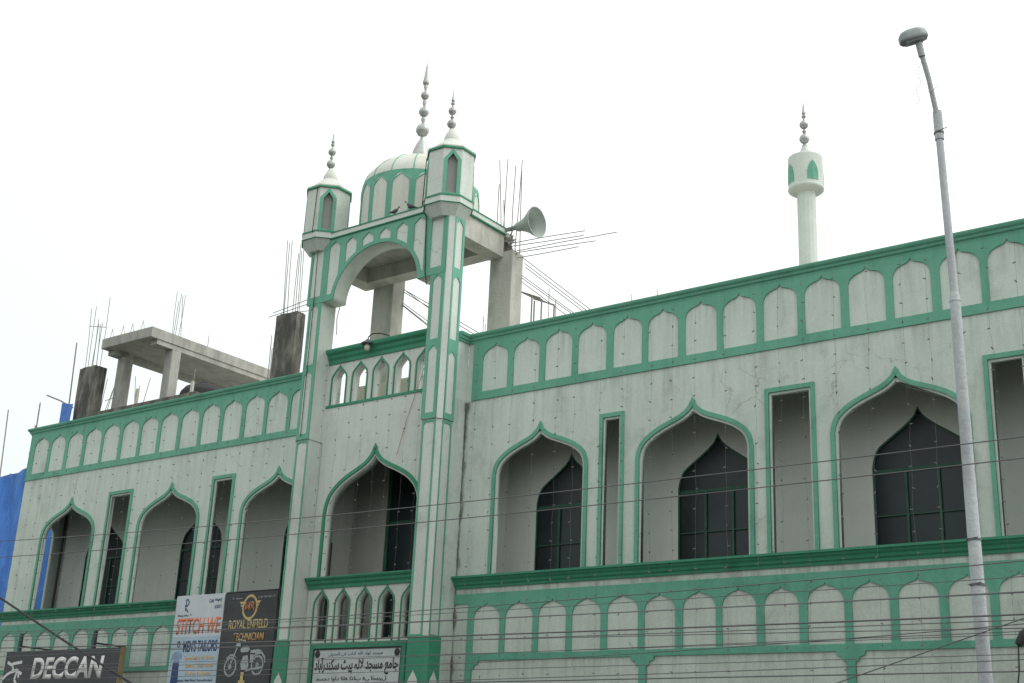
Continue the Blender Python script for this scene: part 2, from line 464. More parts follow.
# corridor behind the arches, rooms and roof
def inner_wall(x0, x1, y, doors):
    holes = [arch(cx, hw, 4.45, 8.085, DOORT) for cx, hw in doors]
    plate('corridor_wall', rect(x0, x1, 4.40, 9.05), holes, .15, y, 'inner', mosque)
def inner_window(cx, hw, y):
    w = plate('inner_window', arch(cx, hw - .002, 4.455, 8.08, DOORT), [], .012, y + .052, 'glass', mosque)
    g = MB()
    g.mesh(flat_mesh(arch(cx, hw - .004, 4.46, 8.075, DOORT) + inset(arch(cx, hw - .004, 4.46, 8.075, DOORT), .026)[::-1], [], .04, facing_front(y + .008)))
    y0, y1 = y + .012, y + .046
    g.box(cx - hw + .05, cx + hw - .05, y0, y1, 6.97, 7.03)
    for dx in (-.27, .29): g.box(cx + dx - .02, cx + dx + .02, y0 + .002, y1 - .002, 4.5, 6.975)
    g.box(cx - hw + .05, cx + hw - .05, y0 + .004, y1 - .004, 6.22, 6.24)
    g.build('window_grille', 'grille', w)
RYI, LYI = 1.0, 1.36
inner_wall(3.76, RX1, RYI, [(5.56, .84), (8.86, .85), (12.67, .85), (16.35, .85)])
inner_wall(LX0 + .2, LX1, LYI, [(-9.93, .83), (-5.98, .78), (-2.18, .80)])
for cx, hw in ((5.56, .84), (8.86, .85), (12.67, .85), (16.35, .85)): inner_window(cx, hw, RYI)
for cx, hw in ((-9.93, .83), (-5.98, .78), (-2.18, .80)): inner_window(cx, hw, LYI)
MB().tube([(LX0 + .26, LYI - .06, 4.4), (LX0 + .26, LYI - .06, 9.05)], .035, 8).build('corner_tube', 'signblack', mosque)  # thin dark upright in the corridor corner
MB().box(3.76, 3.98, .102, RYI - .002, 4.40, 9.05).build('corridor_end_wall', 'inner', mosque)
MB().box(LX1 - .2, LX1, .102, LYI - .002, 4.40, 9.05).build('corridor_end_wall', 'inner', mosque)
MB().box(LX1 + .002, .62, 1.0, 1.15, 4.40, 9.05).build('porch_wall', 'porch', mosque)
d_ = MB().box(.622, 3.75, 1.06, 1.08, 4.40, 9.05).build('porch_door', 'glass', mosque)
MB().box(.622, .70, 1.02, 1.055, 4.40, 9.05).box(1.6, 1.66, 1.02, 1.055, 4.40, 9.05).box(2.6, 2.66, 1.02, 1.055, 4.40, 9.05).box(.702, 3.74, 1.026, 1.05, 7.0, 7.06).build('door_grille', 'grille', d_)
MB().box(-.13, 3.07, -.215, .995, 4.2, 4.38).build('porch_slab', 'concrete', mosque)
MB().box(-.13, 3.07, -.215, .395, 9.06, 9.28).build('terrace_slab', 'concrete', mosque)
MB().tube([(.10, -.10, 4.4), (.09, -.10, 6.45)], .03, 8).build('door_post', 'signblack', mosque)
MB().box(-.55, 3.17, .60, .72, 9.285, 10.21).build('terrace_wall', 'cream', mosque)
# open end of the left corridor: an arched opening in the side wall
link('side_wall', flat_mesh(rect(.102, 12.0, -.1, 9.05), [arch(.66, .45, 4.6, 8.2, INNER, .6)], .12, facing_right(LX0 + .12)), 'wall', mosque)
MB().box(RX1 - .2, RX1, .102, 12, -.1, 9.05).build('side_wall', 'wall', mosque)
MB().box(LX0 + .21, -.41, .103, 11.9, 4.1, 4.38).build('floor_slab', 'concrete', mosque)
MB().box(3.57, RX1 - .21, .103, 11.9, 4.1, 4.38).build('floor_slab', 'concrete', mosque)
MB().box(LX0 + .003, LX1, .103, 12, 9.06, 9.28).box(3.57, RX1, .103, 12, 9.06, 9.28).box(LX1 + .002, 3.568, .4, 12, 9.06, 9.28).build('roof_slab', 'concretel', mosque)
MB().box(LX0, RX1, 12.003, 12.2, -.1, 10.0).build('rear_wall', 'wall', mosque)
MB().box(LX0 + .003, LX0 + .2, .103, 12, 9.285, 10.36).build('side_parapet', 'wall', mosque)
MB().box(RX1 - .2, RX1, .103, 12, 9.285, 10.4).build('side_parapet', 'wall', mosque)

# ------------------------------------------------------------------ entrance gate
BY = -.42
ub = [.209 + .622 * k for k in range(5)]
lb = [.283 + .612 * k for k in range(5)]
bay_holes = [inset(arch(1.48, 1.385, 5.60, 8.43, OUTER, 1.36), .115)]
bay_holes += [inset(arch(c, .24, 9.475, 10.385, SMALL, 1.1), .048) for c in ub] + [inset(arch(c, .225, 4.32, 5.40, SMALL, 1.1), .045) for c in lb]
plate('gate_bay_wall', rect(-.139, 3.078, -.1, 10.43), bay_holes, .20, BY, 'gatewhite', mosque)
ring('arch_frame', arch(1.48, 1.385, 5.60, 8.43, OUTER, 1.36), inset(arch(1.48, 1.385, 5.60, 8.43, OUTER, 1.36), .078), .03, BY - .03, 'greend', mosque)
for c in ub:
    ring('balustrade_frame', arch(c, .24, 9.465, 10.385, SMALL, 1.1), inset(arch(c, .24, 9.465, 10.385, SMALL, 1.1), .034), .02, BY - .02, 'greend', mosque)
MB().box(-.12, 3.07, BY - .022, BY, 9.405, 9.462).build('balustrade_rail', 'greend', mosque)
for c in lb:
    ring('balustrade_frame', arch(c, .225, 4.285, 5.40, SMALL, 1.1), inset(arch(c, .225, 4.285, 5.40, SMALL, 1.1), .030), .02, BY - .02, 'greend', mosque)
BC = [(-.002, 10.42), (.03, 10.42), (.04, 10.50), (.08, 10.55), (.095, 10.61), (.15, 10.65), (.17, 10.70), (.17, 10.735), (-.20, 10.74), (-.20, 10.432), (-.002, 10.432)]
moulding(BC, [(-.138, BY), (3.077, BY)])
LB = [(-.002, 5.405), (.03, 5.405), (.04, 5.47), (.08, 5.51), (.095, 5.56), (.13, 5.58), (.15, 5.61), (.15, 5.635), (-.002, 5.645)]
moulding(LB, [(-.138, BY), (3.077, BY)])

RCP = [(3.10, -.82), (3.465, -.82), (3.55, -.735), (3.55, -.40), (3.10, -.40)]
def mirrored(p): return [(2.94 - x, y) for x, y in p][::-1]
def grown(p, e):
    cx = sum(x for x, y in p) / len(p)
    return [(x + e * (1 if x > cx else -1), y - (e if y < -.6 else 0)) for x, y in p]
for flip in (False, True):
    f = mirrored if flip else (lambda p: p)
    fx = (lambda x: 2.94 - x) if flip else (lambda x: x)
    col = MB().prism(f(RCP), -.1, 8.62).prism(f(grown(RCP, .022)), 8.622, 13.12).build('gate_column', 'gatewhite', mosque)
    def fr(a, b): return (min(fx(a), fx(b)), max(fx(a), fx(b)))
    t = MB()
    yf = -.822 - .02
    e = .022
    # front face of the upper shaft: two pointed panels
    x0, x1 = fr(3.10 - e, 3.465 + e * .4)
    cx = (x0 + x1) / 2 + (-.012 if flip else 0)
    t.mesh(flat_mesh(rect(x0, x1, 8.625, 11.795), [arch(cx, .118, 8.755, 10.205, POINT), arch(cx, .118, 10.345, 11.785 - .004, POINT)], .018, facing_front(-.842 - .018)))
    # front of the lower shaft: narrow green edge lines with notched heads
    x0, x1 = fr(3.10, 3.465)
    t.mesh(flat_mesh(rect(x0, x1, 4.30, 8.60), [[(x0 + .04, 4.33), (x1 - .04, 4.33), (x1 - .04, 8.49), (x1 - .075, 8.56), (x0 + .075, 8.56), (x0 + .04, 8.49)]], .015, facing_front(-.82 - .015)))
    if not flip:
        X = 3.55 + e
        t.mesh(flat_mesh(rect(-.742, -.415, 8.625, 13.10), [arch(-.59, .112, 8.755, 10.09, POINT), arch(-.59, .112, 10.345, 11.77, POINT), arch(-.59, .112, 11.95, 13.06, POINT)], .018, facing_right(X + .018)))
        t.mesh(flat_mesh(rect(-.735, -.43, 4.31, 8.60), [[(-.70, 4.34), (-.465, 4.34), (-.465, 8.47), (-.50, 8.55), (-.665, 8.55), (-.70, 8.47)]], .015, facing_right(3.55 + .015)))
    t.build('column_tracery', 'green', col)
    x0, x1 = fr(3.065, 3.48)
    if flip:
        b = MB().box(x0, x1, -.857, -.822, -.09, 4.28).build('column_base', 'greend', col)
    else:
        b = MB().prism([(3.115, -.838), (3.50, -.838), (3.595, -.745), (3.595, -.40), (3.115, -.40)], -.09, 4.30).build('column_base', 'greend', col)
    c = (x0 + x1) / 2
    plate('base_panel', arch(c if flip else 3.31, .125, .2, 3.66, SMALL, .9), [], .008, -.865 if flip else -.846, 'gatewhite', b)
    if not flip:
        link('base_panel', flat_mesh(arch(-.57, .115, .2, 3.66, SMALL, .9), [], .008, facing_right(3.603)), 'gatewhite', b)
# plain return between the gate and the right wing, and between the gate and the left wing
MB().box(3.25, 3.549, -.398, .0, -.1, 10.43).build('gate_return', 'wall', mosque)
MB().box(-.60, -.142, -.398, 0, -.1, 10.43).build('gate_return', 'wall', mosque)

# arch-fronted canopy over the balcony
def gate_arch(rx, rz, z0, cx=1.45, n=28):
    return [(cx - rx * math.cos(math.pi * k / n), z0 + rz * math.sin(math.pi * k / n)) for k in range(n + 1)]
A = gate_arch(1.24, 1.10, 11.80)
head = [(-.137, 11.80)] + A + [(3.077, 11.80), (3.077, 13.318), (-.137, 13.318)]
plate('gate_arch', head, [], .40, -.838, 'gatewhite', mosque)
A2 = gate_arch(1.245, 1.105, 11.803)
def arch_z(x, rx=1.335, rz=1.195):
    q = 1 - ((x - 1.45) / rx) ** 2
    return 11.80 + rz * math.sqrt(q) if q > 0 else 11.95
th = []
for k in range(8):
    c = -.385 + .510 * k; hw = .165
    if k in (0, 7):
        th.append(arch(c, hw, 11.97, 13.245, POINT)); continue
    bot = [(c - hw + 2 * hw * j / 8, max(arch_z(c - hw + 2 * hw * j / 8), 11.96)) for j in range(9)]
    topl = min(13.13, 13.13)
    pts = bot + [(c + hw, max(topl, bot[-1][1] + .03)), (c, 13.245), (c - hw, max(topl, bot[0][1] + .03))]
    th.append(pts)
head2 = [(-.62, 11.80)] + A2 + [(3.47, 11.80), (3.47, 13.315), (-.62, 13.315)]
plate('arch_tracery', head2, th, .022, -.862, 'green', mosque)
MB().box(-.618, -.139, -.838, -.80, 11.80, 13.30).build('arch_pier_panel', 'gatewhite', mosque)
MB().box(3.079, 3.468, -.838, -.80, 11.80, 13.30).build('arch_pier_panel', 'gatewhite', mosque)
# beams and slab of the canopy
b = MB()
b.box(3.15, 3.552, -.399, 1.0, 12.79, 13.318).box(-.61, -.21, -.399, 1.0, 12.79, 13.318).box(-.207, 3.147, .62, 1.0, 12.80, 13.318)
b.build('canopy_beam', 'concretel', mosque)
MB().box(-.205, 3.145, -.435, .617, 13.14, 13.315).build('canopy_slab', 'concrete', mosque)
MB().box(-.60, 3.54, -.80, 1.35, 13.322, 13.44).build('canopy_deck', 'concretel', mosque)
PATH = [(-.62, 1.35), (-.62, -.845), (3.56, -.845), (3.56, 1.02)]
moulding([(-.05, 13.345), (.035, 13.345), (.035, 13.462), (-.05, 13.462)], PATH, 'canopy_band', 'gatewhite')
moulding([(-.05, 13.31), (.045, 13.32), (.05, 13.3435), (-.05, 13.3435)], PATH, 'canopy_band_edge', 'greend')
moulding([(-.05, 13.4635), (.05, 13.4635), (.05, 13.488), (-.05, 13.488)], PATH, 'canopy_band_edge', 'greend')

# finials
def ball(z, r, k=.92): 
    """a ball drawn out to a point above, with a seam"""
    out = []
    for j in range(13):
        a = -math.pi / 2 + math.pi * j / 12
        rr = r * math.cos(a)
        if abs(j - 4) < .5: rr *= .93
        out.append((max(rr, r * .18), z + r * k * math.sin(a) * (1.25 if a > 0 else 1)))
    return out
SMALL_FINIAL = [(.055, .20), (.045, .22), (.035, .24)] + ball(.355, .105) + [(.03, .5), (.045, .53), (.03, .56)] + ball(.68, .093) + [(.025, .79), (.02, .83), (.045, .86), (.045, .89), (.018, .91), (.042, .94), (.042, .965), (.03, 1.0), (.008, 1.2), (.001, 1.29)]
def finial(parent, x, y, z, prof=SMALL_FINIAL, k=1.0):
    return MB().lathe([(r * k, h * k) for r, h in prof], (x, y, z), 24).build('finial', 'finial', parent, True)

def octagon(cx, cy, ap, n=8, phase=math.pi / 8):
    r = ap / math.cos(math.pi / n)
    return [(cx + r * math.cos(phase + 2 * math.pi * k / n), cy + r * math.sin(phase + 2 * math.pi * k / n)) for k in range(n)]

def turret(cx, cy):
    t = MB()
    t.prism(octagon(cx, cy, .335), 13.10, 13.335, top=octagon(cx, cy, .50))
    t.prism(octagon(cx, cy, .515), 13.35, 13.49)
    t.prism(octagon(cx, cy, .40), 13.49, 14.62)
    s = .49 * math.tan(math.pi / 8)
    for k in range(8):
        a = k * math.pi / 4
        nx, ny = math.cos(a), math.sin(a); tx, ty = -ny, nx
        xf = lambda u, z, c, nx=nx, ny=ny, tx=tx, ty=ty: Vector((cx + nx * (.49 - c) + tx * u, cy + ny * (.49 - c) + ty * u, z))
        holes = [arch(0, .118, 13.56, 14.52, [(0, 0), (1, .17)])] if k % 2 else []
        t.mesh(flat_mesh(rect(-s * .999, s * .999, 13.492, 14.62), holes, .085, xf))
    body = t.build('turret', 'gatewhite', mosque)
    g = MB()
    for k in (1, 3, 5, 7):
        a = k * math.pi / 4
        nx, ny = math.cos(a), math.sin(a); tx, ty = -ny, nx
        xf = lambda u, z, c, nx=nx, ny=ny, tx=tx, ty=ty: Vector((cx + nx * (.505 - c) + tx * u, cy + ny * (.505 - c) + ty * u, z))
        g.mesh(flat_mesh(arch(0, .188, 13.53, 14.61, [(0, 0), (1, .25)]), [arch(0, .108, 13.562, 14.505, [(0, 0), (1, .16)])], .014, xf))
    P = octagon(cx, cy, .49)
    g.build('niche_frame', 'green', body)
    n = MB()
    for k in (1, 3, 5, 7):
        a = k * math.pi / 4
        nx, ny = math.cos(a), math.sin(a); tx, ty = -ny, nx
        xf = lambda u, z, c, nx=nx, ny=ny, tx=tx, ty=ty: Vector((cx + nx * (.408 - c) + tx * u, cy + ny * (.408 - c) + ty * u, z))
        n.mesh(flat_mesh(arch(0, .14, 13.53, 14.56, [(0, 0), (1, .17)]), [], .006, xf))
    n.build('niche_back', 'niche', body)
    e = MB()
    MB().prism(octagon(cx, cy, .530), 13.491, 13.525).build('turret_edge', 'greend', body)
    MB().prism(octagon(cx, cy, .525), 14.621, 14.665).build('turret_edge', 'greend', body)
    MB().prism(octagon(cx, cy, .528), 13.337, 13.349).build('turret_edge', 'greend', body)
    MB().prism(octagon(cx, cy, .515), 14.667, 14.70).lathe([(.50, 14.70), (.36, 14.85), (.23, 14.97), (.175, 15.03), (.172, 15.08), (.155, 15.15), (.115, 15.24), (.07, 15.31), (.045, 15.345)], (cx - .02, cy, 0), 24).build('turret_roof', 'dome', body)
    finial(body, cx - .055, cy, 15.12)
turret(3.235, -.62)
turret(-.48, -.62)

# dome
DX, DY = 1.31, .60
DR = [(1.37, 13.44), (1.385, 13.9), (1.385, 14.45), (1.375, 14.65), (1.33, 14.86), (1.22, 15.05), (1.06, 15.22), (.86, 15.36), (.6, 15.47), (.3, 15.53), (.0, 15.55)]
DRS = smooth_curve(DR, 3)
dome = MB().lathe(DRS, (DX, DY, 0), 96).build('dome', 'dome', mosque, True)
def dome_r(z):
    for (r0, z0), (r1, z1) in zip(DRS, DRS[1:]):
        if z0 <= z <= z1: return r0 + (r1 - r0) * (z - z0) / max(z1 - z0, 1e-6)
    return 0
t = MB()
half = math.pi / 16
for k in range(16):
    ph = k * math.pi / 8
    hw = 1.4 * half
    outer = [(-hw, 13.45)] + [(-hw + 2 * hw * j / 8, 13.45) for j in range(1, 8)] + [(hw, 13.45)] + [(hw, 13.45 + 1.27 * j / 5) for j in range(1, 6)] + [(-hw + 2 * hw * j / 8, 14.72) for j in range(7, 0, -1)] + [(-hw, 14.72 - 1.27 * j / 5) for j in range(0, 5)]
    hh = arch(0, hw * .74, 13.52, 14.62, SMALL, .75)
    xf = lambda u, z, c, ph=ph: Vector((DX + (dome_r(z) + .016 - c) * math.cos(ph + u / 1.4), DY + (dome_r(z) + .016 - c) * math.sin(ph + u / 1.4), z))
    t.mesh(flat_mesh(outer, [hh], .012, xf))
    a = ph + half
    t.tube([(DX + (r + .002) * math.cos(a), DY + (r + .002) * math.sin(a), z) for r, z in DRS if z > 14.68 and r > .2], .013, 6)
t.build('dome_tracery', 'green', dome)
DF = [(.20, 15.50), (.23, 15.56), (.225, 15.70), (.19, 15.90), (.12, 16.08), (.05, 16.20), (.035, 16.26)]
DF += ball(16.44, .162) + [(.04, 16.68), (.055, 16.73), (.055, 16.78), (.035, 16.81)] + ball(16.94, .125) + [(.035, 17.13), (.05, 17.2), (.05, 17.25), (.03, 17.28)]
DF += ball(17.39, .105) + [(.03, 17.57), (.05, 17.62), (.05, 17.66), (.035, 17.68), (.078, 17.72), (.082, 17.76), (.07, 17.83), (.05, 17.95), (.02, 18.2), (.001, 18.33)]
finial(dome, DX - .10, DY, 0, DF)

# back columns of the canopy, rising from the main roof
def rods(parent, segs, r=.011, name='rebar'):
    for a, b in segs:
        mid = tuple((p + q) / 2 + random.uniform(-.015, .015) for p, q in zip(a, b))
        MB().tube([a, mid, b], r * .85, 5).build(name, 'rebar', parent)
RB = MB().box(3.18, 3.80, 1.003, 1.42, 9.29, 12.93, .012).build('canopy_column', 'concretel', mosque)
LBc = MB().box(-.36, .28, 1.003, 1.42, 9.29, 13.3, .012).build('canopy_column', 'concretel', mosque)
rods(RB, [((3.2, 1.2, 12.9), (3.17, 1.2, 14.77)), ((3.33, 1.22, 12.9), (3.39, 1.2, 15.37)), ((3.38, 1.15, 12.9), (3.15, 1.2, 15.4)), ((3.6, 1.2, 12.9), (3.63, 1.2, 15.13)),
          ((3.71, 1.2, 12.9), (3.81, 1.2, 15.22)), ((3.42, 1.25, 12.9), (3.33, 1.2, 14.33)), ((3.78, 1.3, 12.9), (3.81, 1.2, 14.94))], .013)
rods(RB, [((3.56, 1.1, 13.14), (5.6, 1.2, 13.04)), ((3.6, 1.1, 13.07), (5.56, 1.2, 12.94)), ((3.6, 1.15, 12.95), (6.42, 1.2, 12.82)), ((3.6, 1.2, 12.94), (5.88, 1.2, 12.74)), ((3.7, 1.2, 12.80), (5.44, 1.2, 12.7))], .012)
S_ = [((3.79, 12.88), (5.7, 11.26)), ((3.87, 12.71), (5.59, 11.26)), ((3.9, 12.61), (5.48, 11.27)), ((3.81, 12.43), (5.29, 11.26)), ((3.81, 12.37), (5.23, 11.24)), ((3.81, 12.28), (5.06, 11.26))]
rods(RB, [((a[0], 1.38, a[1]), (b_[0] + (b_[0] - a[0]) * 1.1, 1.38, b_[1] + (b_[1] - a[1]) * 1.1)) for a, b_ in S_], .011)
L_ = [((.28, 12.80), (1.17, 12.11)), ((.30, 12.78), (1.16, 12.23)), ((.28, 12.73), (1.14, 12.17)), ((.28, 12.45), (1.16, 11.79)), ((.28, 12.38), (1.16, 11.7)), ((.28, 12.40), (1.16, 11.72))]
rods(LBc, [((a[0], 1.38, a[1]), (b_[0] + (b_[0] - a[0]) * 2, 1.38, b_[1] + (b_[1] - a[1]) * 2)) for a, b_ in L_], .011)
# tangle of bent bars and hardened mortar at the unfinished beam end
t = MB()
for k in range(34):
    p = Vector((3.30 + random.uniform(0, .42), 1.04 + random.uniform(0, .15), 12.86 + random.uniform(0, .42)))
    q = p + Vector((random.uniform(-.14, .2), random.uniform(-.05, .05), random.uniform(-.12, .16)))
    t.tube([p, (p + q) / 2 + Vector((0, 0, .04)), q], .012, 5)
t.build('tie_wire', 'rebar', RB)
MB().box(3.20, 3.60, 1.02, 1.30, 12.90, 13.20, .05).build('mortar_lump', 'dark', RB)

# ------------------------------------------------------------------ unfinished things on the roof
def column(name, label, box, top, segs, mat='dark', grp=None):
    x0, x1, y0, y1 = box
    e = empty(name, ((x0 + x1) / 2, (y0 + y1) / 2, 9.285), label, 'column', grp)
    t = MB().box(x0, x1, y0, y1, 9.285, top, .015)
    o = t.build('shaft', mat, e)
    bmx = bmesh.new(); bmx.from_mesh(o.data)
    bmesh.ops.subdivide_edges(bmx, edges=[k for k in bmx.edges if k.calc_length() > .25], cuts=5, use_grid_fill=True)
    for v in bmx.verts: v.co += Vector((random.uniform(-.012, .012), random.uniform(-.012, .012), random.uniform(-.015, .015)))
    bmx.to_mesh(o.data); bmx.free()
    rods(e, segs, .012)
    return e
column('concrete_column', 'blackened concrete column stub with tall rods beside the blue tarpaulin scrap', (-11.87, -11.10, 1.0, 1.38), 12.60,
       [((-11.83, 1.15, 12.5), (-12.0, 1.15, 14.54)), ((-11.71, 1.15, 12.5), (-11.77, 1.15, 14.56)), ((-11.55, 1.15, 12.5), (-11.56, 1.15, 14.13)), ((-11.3, 1.15, 12.5), (-11.34, 1.15, 13.97)),
        ((-11.14, 1.15, 12.5), (-11.16, 1.15, 14.74)), ((-11.97, 1.15, 13.98), (-11.11, 1.15, 13.79)), ((-11.38, 1.2, 12.5), (-11.44, 1.15, 13.96)), ((-11.64, 1.25, 12.5), (-11.60, 1.2, 14.0))])
column('concrete_column', 'blackened concrete column stub close beside the left gate turret', (-3.69, -2.95, 1.0, 1.32), 12.74,
       [((-3.60, 1.15, 12.6), (-3.75, 1.15, 14.89)), ((-3.58, 1.15, 12.6), (-3.66, 1.15, 14.81)), ((-3.45, 1.15, 12.6), (-3.57, 1.15, 14.85)), ((-3.27, 1.15, 12.6), (-3.28, 1.15, 14.42)),
        ((-3.17, 1.15, 12.6), (-3.23, 1.15, 14.68)), ((-3.03, 1.15, 12.6), (-3.1, 1.15, 14.55)), ((-3.14, 1.2, 12.6), (-3.17, 1.15, 14.47)),
        ((-3.9, 1.05, 12.86), (-2.4, 1.05, 13.02)), ((-4.03, 1.05, 12.77), (-2.3, 1.05, 12.90)), ((-3.6, 1.05, 12.77), (-2.4, 1.05, 12.66))])

sh = empty('stair_shelter', (-9.8, 3.5, 9.285), 'unfinished grey concrete slab shelter standing on columns on the roof', 'shelter')
MB().box(-11.0, -8.75, 1.0, 6.9, 13.06, 13.36, .01).build('slab', 'concrete', sh)
MB().box(-10.98, -10.70, 1.25, 6.88, 12.92, 13.058).box(-9.06, -8.78, 1.25, 6.88, 12.92, 13.058).build('beam', 'concrete', sh)
for x0, x1, y0, y1 in ((-9.08, -8.77, 1.80, 2.12), (-10.86, -10.50, 1.52, 1.80), (-9.12, -8.76, 6.2, 6.6), (-10.98, -10.5, 6.2, 6.6)):
    MB().box(x0, x1, y0, y1, 9.285, 12.918, .012).build('post', 'concrete', sh)
rods(sh, [((-9.12, 2.0, 13.3), (-9.18, 2.0, 14.8)), ((-9.0, 2.0, 13.3), (-8.97, 2.0, 14.71)), ((-8.86, 2.0, 13.3), (-8.78, 2.0, 14.63)), ((-8.80, 2.05, 13.3), (-8.9, 2.0, 14.64)), ((-8.9, 3.1, 13.3), (-8.88, 3.1, 13.75)),
          ((-8.95, 1.9, 13.3), (-9.05, 2.0, 14.5))], .011)
for x in (-10.72, -10.22, -9.8, -9.33):
    MB().tube([(x - .08, 1.1, 13.34), (x, 1.1, 13.66), (x + .09, 1.12, 13.34)], .010, 5).build('rebar_hook', 'rebar', sh)

lw = MB().box(-10.9, -6.4, .9, 1.12, 9.285, 11.10, .01).build('roof_wall', 'dark')
tag(lw, 'low raw concrete wall on the roof under the slab shelter', 'wall')
rb = empty('rebar_cluster', (-9, 1.0, 11.1), 'loose bent reinforcement rods sticking up from the low roof wall', 'rebar')
rods(rb, [((-10.61, 1.01, 11.0), (-10.61, 1.1, 12.13)), ((-10.3, 1.01, 11.0), (-10.21, 1.1, 11.94)), ((-10.4, 1.01, 11.0), (-10.25, 1.1, 11.8)), ((-9.05, 1.01, 11.0), (-9.32, 1.1, 12.0)), ((-9.0, 1.01, 11.0), (-9.07, 1.1, 11.7)), ((-8.72, 1.01, 11.0), (-8.64, 1.1, 11.86)),
          ((-10.5, 1.05, 11.45), (-10.1, 1.05, 11.5)), ((-6.71, 1.01, 11.0), (-6.77, 1.1, 11.82))], .012)
for b_ in ((-9.05, .22), (-6.73, .16)):
    MB().box(b_[0] - .04, b_[0] + .04, 1.0, 1.08, 11.1, 11.1 + b_[1] * 2.2, .01).build('stub', 'concretel', rb)
rb2 = empty('rebar_cluster', (-4.9, 2.0, 9.3), 'three thin reinforcement rods rising behind the parapet left of the blackened stub', 'rebar')
rods(rb2, [((-4.9, 2.0, 9.3), (-4.92, 2.0, 12.73)), ((-4.86, 2.0, 9.3), (-4.91, 2.0, 12.53)), ((-4.75, 2.0, 9.3), (-4.85, 2.0, 12.36))], .012)
tk = empty('water_tank', (-7.55, 2.15, 9.285), 'round black plastic water tank with a domed lid behind the parapet', 'water tank')
MB().lathe([(.68, 9.285), (.70, 9.5), (.68, 9.9), (.70, 10.4), (.68, 10.9), (.70, 11.35), (.66, 11.5)], (-7.55, 2.15, 0), 40).build('barrel', 'tank', tk, True)
MB().lathe([(.655, 11.502), (.55, 11.64), (.3, 11.74), (.22, 11.76), (.2, 11.80), (0, 11.81)], (-7.55, 2.15, 0), 40).build('lid', 'tank', tk, True)

tr = empty('steel_trestle', (4.0, 1.7, 9.285), 'small steel trestle frame on the roof right of the pale canopy column', 'trestle')
t = MB()
for k in range(6):
    t.tube([(3.62 + .1 * k, 1.55 + .0 * k, 12.15 - .05 * k), (3.80 + .1 * k, 1.9, 12.05 - .05 * k)], .012, 5)
t.tube([(3.6, 1.55, 12.16), (4.22, 1.55, 11.87)], .018, 6).tube([(3.78, 1.9, 12.05), (4.35, 1.9, 11.80)], .018, 6)
t.build('top', 'rebar', tr)
for x, y, z in ((4.22, 1.6, 11.87), (3.95, 1.6, 11.98), (4.35, 1.9, 11.8), (3.8, 1.9, 12.0)):
    MB().tube([(x, y, 9.29), (x, y, z)], .018, 6).build('leg', 'rebar', tr)
rb3 = empty('rebar_cluster', (4.45, 1.6, 9.3), 'pair of thin upright rods behind the parapet next to the steel trestle', 'rebar')
rods(rb3, [((4.47, 1.6, 9.3), (4.41, 1.6, 12.08)), ((4.56, 1.7, 9.3), (4.53, 1.7, 11.8))], .011)
rb4 = empty('rebar_cluster', (2.95, 2.2, 9.3), 'thin rod pair behind the right gate column in front of the sky', 'rebar')
rods(rb4, [((2.62, 1.6, 9.3), (2.60, 1.6, 11.75)), ((2.68, 1.65, 9.3), (2.66, 1.6, 11.55))], .010)
rb5 = empty('rebar_cluster', (9.0, 1.6, 9.3), 'two short rods barely above the right wing parapet', 'rebar')
rods(rb5, [((6.95, 1.0, 9.3), (6.93, 1.0, 11.25)), ((7.55, 1.0, 9.3), (7.53, 1.0, 11.22))], .010)

# minaret behind the right wing
mn = empty('minaret', (7.28, 9, 9.285), 'slim white minaret with green niches rising behind the right wing', 'minaret')
MB().lathe([(.28, 9.285), (.242, 10.5), (.242, 16.75)], (7.28, 9, 0), 14).build('shaft', 'gatewhite', mn)
gal = MB().lathe([(.25, 16.70), (.42, 16.75), (.462, 16.785), (.468, 16.82), (.457, 16.86), (.455, 17.70), (.44, 17.73), (.2, 17.80), (.16, 17.86), (.11, 17.98), (.06, 18.10)], (7.28, 9, 0), 40).build('gallery', 'gatewhite', mn, False)
t = MB()
for k in range(4):
    ph = R(-90 + 48 + 84 * (k - 1)) if k < 2 else R(-90 + 48 + 90 * (k - 1))
    pts = arch(0, .15, 17.16, 17.78, [(0, 0), (.35, .12), (.75, .27), (1, .42)])
    xf = lambda u, z, c, ph=ph: Vector((7.28 + (.470 - c) * math.cos(ph + u / .46), 9 + (.470 - c) * math.sin(ph + u / .46), 17.48 - (17.77 - z) * .82))
    outer = [(-.150, 17.10), (-.150, 17.36), (-.136, 17.48), (-.098, 17.61), (-.045, 17.71), (0, 17.77), (0, 17.10)]
    outer2 = [(-x, z) for x, z in outer][::-1]
    t = MB()
    for o_ in (outer, outer2): t.mesh(flat_mesh(o_, [], .012, xf))
    t.build('niche', 'green', gal)
finial(mn, 7.28, 9, 17.84, k=1.31)

# loudspeaker on the canopy edge
sp = empty('loudspeaker', (3.5, .98, 13.44), 'grey horn loudspeaker mounted on the gate canopy edge', 'loudspeaker')
rot = Matrix.Translation((4.45, 1.0, 13.44)) @ Matrix.Rotation(R(90), 4, 'Y')
H = [(.345, 0), (.335, -.03), (.27, -.12), (.20, -.22), (.14, -.34), (.105, -.46), (.10, -.52)]
MB().lathe([(.075, -.50)] + [(r - .012, z) for r, z in H[::-1]] + [(.352, .004), (.354, -.008)] + [(r + .002, z - .014) for r, z in H], seg=40, xf=rot, cap=False).build('horn', 'hornin', sp, True)
MB().lathe([(.0, -.30), (.05, -.31), (.06, -.36), (.05, -.5), (0, -.5)], seg=20, xf=rot).build('phase_plug', 'horn', sp, True)
MB().lathe([(.098, -.52), (.09, -.56), (.055, -.60), (.05, -.80), (.04, -.86)], seg=20, xf=rot).build('driver', 'lamp', sp, True)
